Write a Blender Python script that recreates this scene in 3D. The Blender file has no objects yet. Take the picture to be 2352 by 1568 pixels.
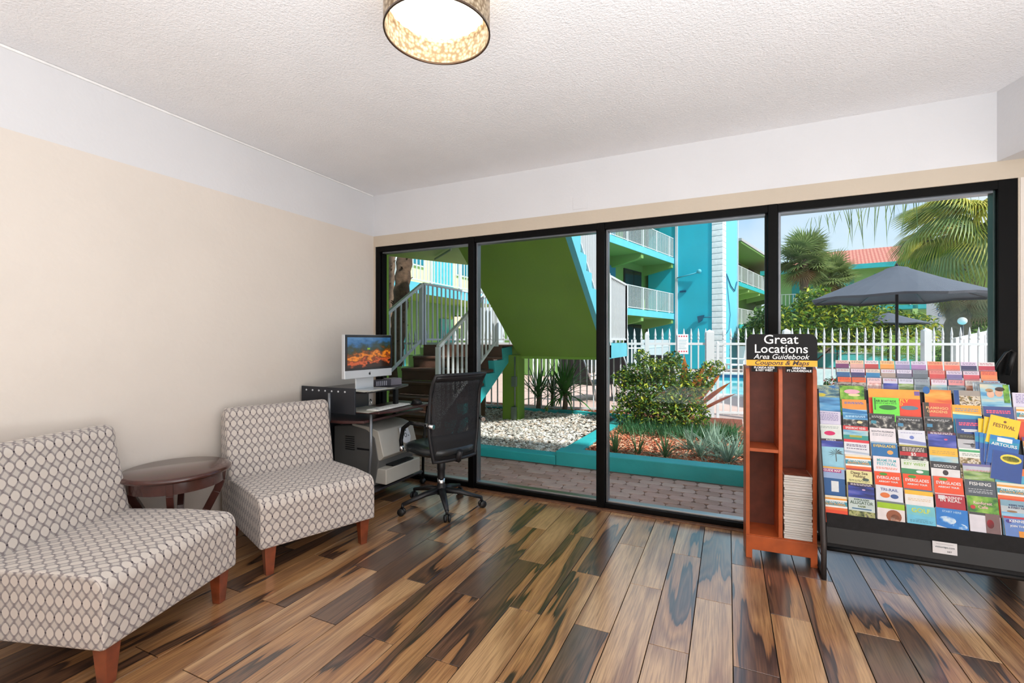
import bpy, bmesh, math, random
from mathutils import Vector, Matrix, Euler
rnd = random.Random(7)
C = bpy.context.scene.collection
S = bpy.context.scene
R = math.radians
pi = math.pi

# ------------------------------------------------------------------ camera, world, lights, exposure
cam = bpy.data.cameras.new('camera'); cam.sensor_width = 36; cam.lens = 36*1070/2352
cam.clip_start = .05; cam.clip_end = 300; cam.shift_y = -2/2352
camo = bpy.data.objects.new('camera', cam); C.objects.link(camo)
camo.location = (0, 0, 1.35); camo.rotation_euler = (R(90), 0, R(24.9)); S.camera = camo
S.view_settings.view_transform = 'Standard'; S.view_settings.look = 'None'
S.view_settings.gamma = 1; S.view_settings.use_curve_mapping = False
S.view_settings.exposure = 0.6
cy = S.cycles
cy.max_bounces = 7; cy.diffuse_bounces = 4; cy.glossy_bounces = 3; cy.transmission_bounces = 3
cy.transparent_max_bounces = 12; cy.caustics_reflective = False; cy.caustics_refractive = False
cy.use_adaptive_sampling = True; cy.adaptive_threshold = 0.02; cy.sample_clamp_indirect = 6.0
cy.use_denoising = True

W = bpy.data.worlds.new('sky'); S.world = W; W.use_nodes = True
nt = W.node_tree; nt.nodes.clear()
wo = nt.nodes.new('ShaderNodeOutputWorld'); bg = nt.nodes.new('ShaderNodeBackground')
tc = nt.nodes.new('ShaderNodeTexCoord'); sp = nt.nodes.new('ShaderNodeSeparateXYZ')
rp = nt.nodes.new('ShaderNodeValToRGB'); nz = nt.nodes.new('ShaderNodeTexNoise')
mx = nt.nodes.new('ShaderNodeMix'); mx.data_type = 'RGBA'
cr = nt.nodes.new('ShaderNodeValToRGB')
nt.links.new(tc.outputs['Generated'], sp.inputs[0]); nt.links.new(sp.outputs['Z'], rp.inputs[0])
e = rp.color_ramp.elements
e[0].position = 0; e[0].color = (.52, .6, .66, 1)
e[1].position = 1; e[1].color = (.24, .36, .56, 1)
k = e.new(.12); k.color = (.44, .58, .70, 1); k = e.new(.3); k.color = (.25, .42, .67, 1)
nz.inputs['Scale'].default_value = 3.2; nz.inputs['Detail'].default_value = 5
nt.links.new(tc.outputs['Generated'], nz.inputs['Vector']); nt.links.new(nz.outputs['Fac'], cr.inputs[0])
cr.color_ramp.elements[0].position = .4; cr.color_ramp.elements[0].color = (0, 0, 0, 1)
cr.color_ramp.elements[1].position = .62; cr.color_ramp.elements[1].color = (.75, .75, .75, 1)
nt.links.new(cr.outputs[0], mx.inputs[0]); nt.links.new(rp.outputs[0], mx.inputs[6]); mx.inputs[7].default_value = (.64, .67, .7, 1)
nt.links.new(mx.outputs[2], bg.inputs[0]); bg.inputs[1].default_value = 1.0
nt.links.new(bg.outputs[0], wo.inputs[0])

def light(name, kind, loc, energy, color=(1, 1, 1), rot=(0, 0, 0), size=1, size_y=None):
    l = bpy.data.lights.new(name, kind); l.energy = energy; l.color = color
    if kind == 'AREA':
        l.shape = 'RECTANGLE'; l.size = size; l.size_y = size_y or size
    if kind == 'SUN': l.angle = R(3)
    o = bpy.data.objects.new(name, l); C.objects.link(o); o.location = loc; o.rotation_euler = rot
    return o
sd = Vector((.6, -.33, .73)).normalized()
so = light('sun', 'SUN', (20, 0, 30), 3.7, (1, .96, .9)); so.rotation_euler = sd.to_track_quat('Z', 'Y').to_euler()
light('front_fill', 'AREA', (1.0, -4.1, 1.45), 30, (.93, .97, 1), rot=(R(90), 0, R(180)), size=6, size_y=2.5)  # added fill light at the unseen front wall, which has no window
light('side_fill', 'AREA', (3.1, -1.2, 1.5), 50, (.93, .97, 1), rot=(R(90), 0, R(90)), size=4, size_y=2.4)  # added fill light from the right
light('ceiling_fill', 'AREA', (.9, -.4, .5), 148, (.87, .95, 1), rot=(pi, 0, 0), size=3.8, size_y=2.4)  # added low fill facing up to brighten the ceiling, no lamp body

# ------------------------------------------------------------------ materials
MATS = {}
def srgb(c):
    return tuple(((v/255)/12.92 if v/255 <= .04045 else ((v/255+.055)/1.055)**2.4) for v in c)
def mat(name, rgb, rough=.6, metal=0, spec=.5, var=.08, vscale=8, bump=0, bscale=60, emit=0, alpha=1, coat=0, trans=0):
    if name in MATS: return MATS[name]
    m = bpy.data.materials.new(name); m.use_nodes = True; t = m.node_tree
    b = t.nodes['Principled BSDF']; c = srgb(rgb)
    b.inputs['Roughness'].default_value = rough; b.inputs['Metallic'].default_value = metal
    b.inputs['Specular IOR Level'].default_value = spec
    if coat: b.inputs['Coat Weight'].default_value = coat; b.inputs['Coat Roughness'].default_value = .1
    tcn = t.nodes.new('ShaderNodeTexCoord')
    n = t.nodes.new('ShaderNodeTexNoise'); n.inputs['Scale'].default_value = vscale; n.inputs['Detail'].default_value = 3
    t.links.new(tcn.outputs['Object'], n.inputs['Vector'])
    r = t.nodes.new('ShaderNodeValToRGB'); t.links.new(n.outputs['Fac'], r.inputs[0])
    r.color_ramp.elements[0].position = .3; r.color_ramp.elements[1].position = .7
    r.color_ramp.elements[0].color = tuple(max(0, v*(1-var)) for v in c)+(1,)
    r.color_ramp.elements[1].color = tuple(min(1, v*(1+var)) for v in c)+(1,)
    t.links.new(r.outputs[0], b.inputs['Base Color'])
    if emit:
        b.inputs['Emission Color'].default_value = c+(1,); b.inputs['Emission Strength'].default_value = emit
    if bump:
        n2 = t.nodes.new('ShaderNodeTexNoise'); n2.inputs['Scale'].default_value = bscale; n2.inputs['Detail'].default_value = 2
        t.links.new(tcn.outputs['Object'], n2.inputs['Vector'])
        bn = t.nodes.new('ShaderNodeBump'); bn.inputs['Strength'].default_value = bump; bn.inputs['Distance'].default_value = .01
        t.links.new(n2.outputs['Fac'], bn.inputs['Height']); t.links.new(bn.outputs[0], b.inputs['Normal'])
    if alpha < 1 or trans:
        tr = t.nodes.new('ShaderNodeBsdfTransparent'); ms = t.nodes.new('ShaderNodeMixShader')
        ms.inputs[0].default_value = alpha
        t.links.new(tr.outputs[0], ms.inputs[1]); t.links.new(b.outputs[0], ms.inputs[2])
        t.links.new(ms.outputs[0], t.nodes['Material Output'].inputs[0])
    MATS[name] = m; return m
def glass(name, tint=(.97, .99, .98), refl=.05):
    m = bpy.data.materials.new(name); m.use_nodes = True; t = m.node_tree; t.nodes.clear()
    o = t.nodes.new('ShaderNodeOutputMaterial'); tr = t.nodes.new('ShaderNodeBsdfTransparent'); tr.inputs[0].default_value = tint+(1,)
    g = t.nodes.new('ShaderNodeBsdfGlossy'); g.inputs['Roughness'].default_value = .01
    lw = t.nodes.new('ShaderNodeLayerWeight'); lw.inputs[0].default_value = .12
    mm = t.nodes.new('ShaderNodeMath'); mm.operation = 'MULTIPLY_ADD'; mm.inputs[1].default_value = .13; mm.inputs[2].default_value = refl*.1
    ms = t.nodes.new('ShaderNodeMixShader')
    t.links.new(lw.outputs['Fresnel'], mm.inputs[0]); t.links.new(mm.outputs[0], ms.inputs[0])
    t.links.new(tr.outputs[0], ms.inputs[1]); t.links.new(g.outputs[0], ms.inputs[2]); t.links.new(ms.outputs[0], o.inputs[0])
    return m
def nodes_mat(name):
    m = bpy.data.materials.new(name); m.use_nodes = True; MATS[name] = m
    return m, m.node_tree, m.node_tree.nodes['Principled BSDF']
def math_n(t, op, a, b=None, c=None):
    n = t.nodes.new('ShaderNodeMath'); n.operation = op
    for i, v in enumerate((a, b, c)):
        if v is None: continue
        if hasattr(v, 'default_value'): t.links.new(v, n.inputs[i])
        else: n.inputs[i].default_value = v
    return n.outputs[0]

# ------------------------------------------------------------------ mesh builder
class MB:
    def __init__(s): s.v = []; s.f = []; s.m = []; s.sm = []; s.uv = None
    def add(s, vs, fs, mi=0, smooth=False):
        o = len(s.v); s.v += [tuple(v) for v in vs]
        for f in fs: s.f.append(tuple(i+o for i in f)); s.m.append(mi); s.sm.append(smooth)
        return s
    def box(s, x0, x1, y0, y1, z0, z1, mi=0, M=None):
        vs = [Vector((x, y, z)) for z in (z0, z1) for y in (y0, y1) for x in (x0, x1)]
        if M: vs = [M @ v for v in vs]
        return s.add(vs, [(0, 2, 3, 1), (4, 5, 7, 6), (0, 1, 5, 4), (1, 3, 7, 5), (3, 2, 6, 7), (2, 0, 4, 6)], mi)
    def bar(s, a, b, w, h=None, mi=0, up=(0, 0, 1)):
        a = Vector(a); b = Vector(b); h = h or w; d = (b-a).normalized(); u = Vector(up)
        if abs(d.dot(u)) > .98: u = Vector((1, 0, 0))
        r = d.cross(u).normalized()*w/2; q = r.cross(d).normalized()*h/2
        vs = [p+x*r+y*q for p in (a, b) for x, y in ((-1, -1), (1, -1), (1, 1), (-1, 1))]
        return s.add(vs, [(0, 1, 2, 3), (7, 6, 5, 4), (0, 4, 5, 1), (1, 5, 6, 2), (2, 6, 7, 3), (3, 7, 4, 0)], mi)
    def tube(s, pts, r, n=8, mi=0, cap=True, flat=1):
        pts = [Vector(p) for p in pts]; rs = r if isinstance(r, (list, tuple)) else [r]*len(pts)
        vs = []; u0 = None
        for i, p in enumerate(pts):
            d = (pts[min(i+1, len(pts)-1)]-pts[max(i-1, 0)]).normalized()
            if u0 is None:
                u0 = Vector((0, 0, 1)) if abs(d.z) < .9 else Vector((1, 0, 0))
            a = d.cross(u0).normalized(); b = a.cross(d).normalized(); u0 = b
            for k in range(n):
                t = 2*pi*k/n; vs.append(p+a*math.cos(t)*rs[i]+b*math.sin(t)*rs[i]*flat)
        fs = [(i*n+k, i*n+(k+1) % n, (i+1)*n+(k+1) % n, (i+1)*n+k) for i in range(len(pts)-1) for k in range(n)]
        s.add(vs, fs, mi, True)
        if cap:
            o = len(s.v)-len(vs); m = len(pts)-1
            s.f.append(tuple(o+k for k in reversed(range(n)))); s.m.append(mi); s.sm.append(False)
            s.f.append(tuple(o+m*n+k for k in range(n))); s.m.append(mi); s.sm.append(False)
        return s
    def lathe(s, prof, n=24, c=(0, 0, 0), mi=0, smooth=True, M=None, sx=1, sy=1):
        c = Vector(c); vs = []
        for r, z in prof:
            for k in range(n):
                t = 2*pi*k/n; v = Vector((r*math.cos(t)*sx, r*math.sin(t)*sy, z))
                vs.append((M @ v if M else v)+c)
        fs = [(i*n+k, i*n+(k+1) % n, (i+1)*n+(k+1) % n, (i+1)*n+k) for i in range(len(prof)-1) for k in range(n)]
        return s.add(vs, fs, mi, smooth)
    def prism(s, poly, a, b, axis='y', mi=0, smooth=False, M=None):
        # poly: 2D points; extruded from a to b along the axis
        def P(p, t):
            v = Vector({'x': (t, p[0], p[1]), 'y': (p[0], t, p[1]), 'z': (p[0], p[1], t)}[axis])
            return M @ v if M else v
        n = len(poly); vs = [P(p, a) for p in poly]+[P(p, b) for p in poly]
        ar = sum(poly[i][0]*poly[(i+1) % n][1]-poly[(i+1) % n][0]*poly[i][1] for i in range(n))
        flip = (ar > 0) == (axis != 'y')
        fs = [(i, (i+1) % n, n+(i+1) % n, n+i) for i in range(n)]+[tuple(reversed(range(n))), tuple(range(n, 2*n))]
        if not flip: fs = [tuple(reversed(f)) for f in fs]
        if b < a: fs = [tuple(reversed(f)) for f in fs]
        return s.add(vs, fs, mi, smooth)
    def sphere(s, c, r, n=12, m=8, mi=0, sc=(1, 1, 1)):
        prof = [(max(1e-4, math.sin(pi*i/m)), -math.cos(pi*i/m)) for i in range(m+1)]
        return s.lathe([(q*r, z*r*sc[2]) for q, z in prof], n, c, mi, sx=sc[0], sy=sc[1])
    def mesh(s, name, mats, boxuv=False, off=None):
        me = bpy.data.meshes.new(name); me.from_pydata(s.v, [], s.f)
        for m in (mats if isinstance(mats, (list, tuple)) else [mats]): me.materials.append(m)
        me.polygons.foreach_set('material_index', s.m); me.polygons.foreach_set('use_smooth', s.sm)
        if boxuv:
            l = me.uv_layers.new(name='uv')
            for p in me.polygons:
                n = p.normal; ax = max(range(3), key=lambda i: abs(n[i]))
                for li in p.loop_indices:
                    v = me.vertices[me.loops[li].vertex_index].co
                    l.data[li].uv = (v.y, v.z) if ax == 0 else (v.x, v.z) if ax == 1 else (v.y, v.x)
        me.update(); return me
    def build(s, name, mats, parent=None, loc=(0, 0, 0), rot=(0, 0, 0), bevel=0, seg=2, boxuv=False):
        me = s.mesh(name, mats, boxuv)
        return obj(name, me, parent, loc, rot, bevel, seg)
def obj(name, me, parent=None, loc=(0, 0, 0), rot=(0, 0, 0), bevel=0, seg=2):
    o = bpy.data.objects.new(name, me); C.objects.link(o); o.location = loc; o.rotation_euler = rot
    if parent: o.parent = parent
    if bevel:
        b = o.modifiers.new('bevel', 'BEVEL'); b.width = bevel; b.segments = seg; b.limit_method = 'ANGLE'; b.angle_limit = R(40)
        for p in me.polygons: p.use_smooth = True
        try:
            w = o.modifiers.new('wn', 'WEIGHTED_NORMAL'); w.keep_sharp = True
        except Exception: pass
    return o
def tag(o, label=None, cat=None, group=None, kind=None):
    for k_, v_ in (('label', label), ('category', cat), ('group', group), ('kind', kind)):
        if v_: o[k_] = v_
    return o
def thing(name, label, cat, loc=(0, 0, 0), rz=0, group=None):
    o = bpy.data.objects.new(name, None); C.objects.link(o); o.location = loc; o.rotation_euler = (0, 0, rz)
    o.empty_display_size = .1
    return tag(o, label, cat, group)
def copy_tree(o, parent=None):
    c = o.copy(); C.objects.link(c); c.parent = parent
    for ch in list(o.children): copy_tree(ch, c)
    return c
def struct(o): o['kind'] = 'structure'; return o
def empty_struct(name, loc=(0, 0, 0), rz=0):
    o = bpy.data.objects.new(name, None); C.objects.link(o); o.location = loc; o.rotation_euler = (0, 0, rz); o['kind'] = 'structure'
    return o
def text(name, body, size, m, parent, loc, rot, align='CENTER', shear=0, extrude=.0004, sx=1, offset=0, spacing=1):
    cu = bpy.data.curves.new(name, 'FONT'); cu.body = body; cu.size = size; cu.align_x = align; cu.align_y = 'CENTER'
    cu.shear = shear; cu.extrude = extrude; cu.offset = offset; cu.resolution_u = 3; cu.space_character = spacing
    cu.materials.append(m); tmp = bpy.data.objects.new(name, cu); C.objects.link(tmp)
    me = bpy.data.meshes.new_from_object(tmp); bpy.data.objects.remove(tmp); bpy.data.curves.remove(cu)
    o = bpy.data.objects.new(name, me); C.objects.link(o)
    o.location = loc; o.rotation_euler = rot; o.scale = (sx, 1, 1)
    if parent: o.parent = parent
    return o
def pm(rgb, rough=.38):
    return mat('print_%02x%02x%02x_%d' % (tuple(rgb)+(int(rough*100),)), rgb, rough, var=.05, vscale=30)

# common materials
white = mat('white_paint', (236, 238, 240), .45, var=.03)
M_ceil = mat('ceiling_paint', (243, 241, 242), .8, var=.02, vscale=3, bump=.55, bscale=95)
M_band = mat('band_paint', (222, 221, 223), .75, var=.02, vscale=2, bump=.15, bscale=40)
M_wall = mat('cream_wall_paint', (225, 215, 205), .75, var=.025, vscale=2, bump=.2, bscale=26)
M_wall2 = mat('tan_wall_paint', (202, 188, 170), .75, var=.03, vscale=2, bump=.2, bscale=30)
frameM = mat('bronze_frame', (5, 4, 4), .5, spec=.12, var=.15)
alu = mat('aluminium', (170, 174, 178), .3, metal=.9, var=.05)
teal = mat('turquoise_paint', (46, 178, 184), .6, var=.09, vscale=4, bump=.25, bscale=25)
tealL = mat('light_turquoise_paint', (98, 192, 212), .6, var=.05, vscale=3)
cyanW = mat('cyan_wall_paint', (18, 182, 208), .65, var=.07, vscale=.8, bump=.2, bscale=8)
greenP = mat('lime_green_paint', (128, 172, 62), .6, var=.07, vscale=2.5, bump=.15, bscale=30)
greenD = mat('olive_green_paint', (112, 150, 44), .6, var=.08, vscale=1.2, bump=.15, bscale=30)
paleG = mat('pale_green_paint', (168, 206, 130), .7, var=.04, vscale=1)
apG = mat('apartment_green_paint', (124, 168, 92), .7, var=.05, vscale=1)
cream = mat('pale_cream_paint', (230, 236, 190), .7, var=.04)
brownS = mat('brown_step_coating', (92, 62, 50), .75, var=.15, vscale=8, bump=.3)
blackM = mat('black_plastic', (14, 15, 17), .45, var=.15)
blackG = mat('black_gloss', (18, 19, 22), .2, var=.1)
darkGl = mat('dark_window_glass', (40, 42, 46), .12, var=.3, vscale=1)
steel = mat('grey_steel', (132, 136, 142), .35, metal=.6, var=.08)
chrome = mat('chrome', (205, 207, 210), .15, metal=1, var=.03)

# ------------------------------------------------------------------ room shell
YW = 3.69; XL = -3.26; XR = 3.2; YB = -4.2; ZC = 2.815
struct(MB().box(XL-.15, XR+.15, YB-.15, YW+.14, ZC, ZC+.12).build('ceiling', M_ceil))
w = empty_struct('wall_left')
MB().box(XL-.12, XL, YB, YW+.12, 0, 2.404).build('lower_wall', M_wall, w)
MB().box(XL-.12, XL, YB, YW+.12, 2.404, ZC).build('upper_band', M_band, w)
MB().box(XL-.001, XL+.012, YB, YW-.014, ZC-.014, ZC-.001).build('trim_strip', mat('trim_white', (246, 244, 242), .5), w, bevel=.003)
w = empty_struct('wall_back')
MB().box(XL, XR, YW, YW+.12, 2.404, ZC).build('upper_band', M_band, w)
MB().box(XL, XR, YW, YW+.12, 2.296, 2.404).build('header', M_wall2, w)
MB().box(1.535, XR, YW, YW+.12, 0, 2.296).build('side_wall', M_wall, w)
MB().box(1.527, 1.536, YW+.0, YW+.1, 0, 2.296).build('reveal', M_wall2, w)
MB().box(XL, -3.238, YW, YW+.12, 0, 2.296).build('side_wall', M_wall2, w)
tag(MB().box(-2.02-.0, -2.0+.0, YW-.003, YW, 2.47, 2.5).build('wall_patch', M_band, w), None)
MB().box(-1.16, -1.035, YW-.004, YW, 2.425, 2.525).build('blank_cover_plate', M_band, w, bevel=.002)
struct(MB().box(XR, XR+.12, YB, YW+.12, 0, ZC).build('wall_right', M_wall))
struct(MB().box(XL-.12, XR+.12, YB-.12, YB, 0, ZC).build('wall_front', M_wall))
# ceiling drop at right (angled fascia)
a = R(16.3)
d = Vector((math.sin(a), -math.cos(a)))
p0 = Vector((1.435, YW)); p1 = p0+d*3.2
struct(MB().prism([(p0.x, p0.y), (p1.x, p1.y), (XR, p1.y), (XR, YW)], 2.404, ZC, 'z').build('trim_1', M_band))

# ------------------------------------------------------------------ floor planks
def plank_material():
    m, t, b = nodes_mat('wood_plank')
    tcn = t.nodes.new('ShaderNodeTexCoord'); oi = t.nodes.new('ShaderNodeObjectInfo')
    mp = t.nodes.new('ShaderNodeVectorMath'); mp.operation = 'MULTIPLY_ADD'
    t.links.new(tcn.outputs['Object'], mp.inputs[0]); mp.inputs[1].default_value = (1, 1, 1)
    cmb = t.nodes.new('ShaderNodeCombineXYZ')
    for i, k_ in enumerate((37.1, 61.7, 19.3)): t.links.new(math_n(t, 'MULTIPLY', oi.outputs['Random'], k_), cmb.inputs[i])
    t.links.new(cmb.outputs[0], mp.inputs[2])
    def noise(sx, sy, det=3, dist=0, rough=.5):
        v = t.nodes.new('ShaderNodeVectorMath'); v.operation = 'MULTIPLY'; v.inputs[1].default_value = (sx, sy, 1)
        t.links.new(mp.outputs[0], v.inputs[0])
        n = t.nodes.new('ShaderNodeTexNoise'); n.inputs['Scale'].default_value = 1; n.inputs['Detail'].default_value = det
        n.inputs['Distortion'].default_value = dist; n.inputs['Roughness'].default_value = rough
        t.links.new(v.outputs[0], n.inputs['Vector']); return n.outputs['Fac']
    big = noise(5.2, .62, 2, .25, .45); mid = noise(34, .8, 3, .3); fine = noise(160, 6, 4, .3)
    # colour: tan heartwood / brown / near-black streaks
    tone = t.nodes.new('ShaderNodeSeparateColor'); t.links.new(oi.outputs['Color'], tone.inputs[0])
    sh = math_n(t, 'ADD', big, math_n(t, 'MULTIPLY', math_n(t, 'SUBTRACT', tone.outputs[0], .5), .22))
    sh = math_n(t, 'ADD', sh, math_n(t, 'MULTIPLY', math_n(t, 'SUBTRACT', mid, .5), .15))
    rp = t.nodes.new('ShaderNodeValToRGB'); t.links.new(sh, rp.inputs[0]); el = rp.color_ramp.elements
    el[0].position = .34; el[0].color = srgb((100, 76, 62))+(1,)
    el[1].position = .68; el[1].color = srgb((206, 164, 118))+(1,)
    for p_, c_ in ((.40, (112, 82, 62)), (.43, (76, 56, 46)), (.46, (118, 84, 62)), (.482, (70, 52, 44)), (.495, (46, 36, 32)), (.504, (160, 112, 72)), (.55, (190, 142, 94)), (.6, (158, 114, 78))):
        q = el.new(p_); q.color = srgb(c_)+(1,)
    gr = t.nodes.new('ShaderNodeMix'); gr.data_type = 'RGBA'; gr.blend_type = 'MULTIPLY'; gr.inputs[0].default_value = .75
    t.links.new(rp.outputs[0], gr.inputs[6])
    r2 = t.nodes.new('ShaderNodeValToRGB'); t.links.new(fine, r2.inputs[0])
    r2.color_ramp.elements[0].position = .3; r2.color_ramp.elements[0].color = (.42, .37, .35, 1)
    r2.color_ramp.elements[1].position = .6; r2.color_ramp.elements[1].color = (1, 1, 1, 1)
    t.links.new(r2.outputs[0], gr.inputs[7]); t.links.new(gr.outputs[2], b.inputs['Base Color'])
    t.links.new(math_n(t, 'MULTIPLY_ADD', fine, .14, .24), b.inputs['Roughness'])
    b.inputs['Coat Weight'].default_value = 1; b.inputs['Coat Roughness'].default_value = .2; b.inputs['Coat IOR'].default_value = 1.9
    bn = t.nodes.new('ShaderNodeBump'); bn.inputs['Strength'].default_value = .12; bn.inputs['Distance'].default_value = .002
    t.links.new(fine, bn.inputs['Height']); t.links.new(bn.outputs[0], b.inputs['Normal'])
    return m
plankM = plank_material()
fl = struct(MB().box(XL-.1, XR+.1, YB-.1, YW+.06, -.12, -.0035).build('floor', mat('dark_grout', (26, 20, 18), .95, spec=.1)))
PW = .171; PL = .977; x00 = .018
pmesh = {}
def plank(xc, w_, y0, y1):
    key = (round(w_, 3), round(y1-y0, 3))
    if key not in pmesh:
        hw, hl, b_ = w_/2-.0019, (y1-y0)/2-.0019, .0007
        v = [(-hw, -hl, -.006), (hw, -hl, -.006), (hw, hl, -.006), (-hw, hl, -.006),
             (-hw, -hl, -b_), (hw, -hl, -b_), (hw, hl, -b_), (-hw, hl, -b_),
             (-hw+b_, -hl+b_, 0), (hw-b_, -hl+b_, 0), (hw-b_, hl-b_, 0), (-hw+b_, hl-b_, 0)]
        f = [(8, 9, 10, 11)]+[(i, (i+1) % 4, 4+(i+1) % 4, 4+i) for i in range(4)]+[(4+i, 4+(i+1) % 4, 8+(i+1) % 4, 8+i) for i in range(4)]
        m_ = MB(); m_.add(v, f); pmesh[key] = m_.mesh('plank', plankM)
    o = bpy.data.objects.new('plank', pmesh[key]); C.objects.link(o); o.parent = fl
    o.location = (xc, (y0+y1)/2, 0)
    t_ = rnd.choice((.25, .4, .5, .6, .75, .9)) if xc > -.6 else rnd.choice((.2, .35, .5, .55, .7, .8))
    if -1.05 < xc < -.0: t_ = rnd.choice((.7, .85, .95))  # lighter tone on these planks paints in the window's reflection
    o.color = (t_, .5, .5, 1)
for c_ in range(-20, 19):
    xa = x00+c_*PW; xb = xa+PW; xa = max(xa, XL+.002); xb = min(xb, XR)
    if xb-xa < .02: continue
    off = 3.12 if c_ % 2 == 0 else 2.632
    n_ = -5
    while True:
        ya, yb = off+n_*PL, off+(n_+1)*PL; n_ += 1
        if ya > YW: break
        ya2, yb2 = max(ya, -1.0), min(yb, YW-.028)
        if yb2-ya2 > .03: plank((xa+xb)/2, xb-xa, ya2, yb2)
MB().box(XL, XR, YB, -1.0, -.006, -.0005).build('floor_far', plankM, fl)
struct(MB().box(-3.23, 1.525, YW-.035, YW+.01, -.004, .012).build('trim_2', mat('wood_threshold', (104, 70, 48), .55, var=.35, vscale=25, bump=.4), bevel=.003))

# ------------------------------------------------------------------ window wall: four lights
glassM = glass('window_glass')
MX = [-3.235, -2.124, -.927, .281, 1.526]
bead = mat('grey_glazing_bead', (120, 124, 130), .3, metal=.8)
beadT = mat('green_grey_bead', (52, 70, 68), .35, metal=.5)
for i in range(4):
    xa, xb = MX[i], MX[i+1]
    g = empty_struct('window_%d' % (i+1), (0, 0, 0))
    hl = .034; wa = xa+(.0 if i == 0 else hl); wb = xb-(.0 if i == 3 else hl)
    if i == 0: MB().box(xa, xa+.05, YW+.004, YW+.1, .012, 2.294).build('jamb', frameM, g, bevel=.003); wa = xa+.05
    if i == 3: MB().box(xb-.085, xb, YW+.002, YW+.1, .012, 2.294).build('jamb', frameM, g, bevel=.003); wb = xb-.085
    if i > 0: MB().box(xa-hl+.004, xa+hl-.004, YW-.004, YW+.1, .006, 2.294).build('mullion', frameM, g, bevel=.003)
    MB().box(wa-.005, wb+.005, YW+.004, YW+.1, 2.243, 2.293).build('head_rail', frameM, g, bevel=.003)
    MB().box(wa-.005, wb+.005, YW+.004, YW+.1, .012, .05).build('sill_rail', frameM, g, bevel=.003)
    MB().box(wa, wa+.016, YW+.03, YW+.095, .05, 2.243).build('bead', bead if i else frameM, g, bevel=.002)
    MB().box(wb-.012, wb, YW+.03, YW+.095, .05, 2.243).build('bead', beadT if i == 3 else frameM, g, bevel=.002)
    MB().box(wa+.016, wb-.012, YW+.03, YW+.095, 2.229, 2.243).build('bead', bead, g)
    MB().box(wa+.016, wb-.012, YW+.03, YW+.095, .05, .066).build('bead', alu, g, bevel=.002)
    MB().box(wa+.01, wb-.006, YW+.058, YW+.064, .06, 2.235).build('pane', glassM, g)
# outer building skin above the window (shades the walk)
struct(MB().box(-9, 9, YW+.12, YW+.3, 2.75, 3.3).build('wall_outside', greenP))
struct(MB().prism([(-9, YW+.14), (-2.95, YW+.14), (-2.95, 6.3), (-4.66, 7.95), (-5.45, 6.5), (-9, 6.1)], 2.84, 3.0, 'z').build('trim_3', greenP))
struct(MB().box(-9, XL-.12, YW+.0, YW+.3, 0, 2.84).build('wall_outside_left', greenP))
struct(MB().box(1.7, 9, YW+.12, YW+.3, 0, 2.84).build('wall_outside_right', greenP))
tag(MB().box(-4.0, -3.6, 4.02, 4.34, -.05, 2.84).build('green_pillar', greenP, bevel=.01), 'lime green square pillar just outside the left window jamb', 'pillar')
cd = MB().tube([(-4.1, 4.3, 2.79), (-3.55, 5.6, 2.79), (-4.0, 6.3, 2.79), (-4.7, 6.9, 2.79)], .018, 8)
tag(cd.build('ceiling_conduit', mat('green_conduit', (96, 126, 48), .5)), 'thin green conduit run under the walkway slab outside', 'pipe')

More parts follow.
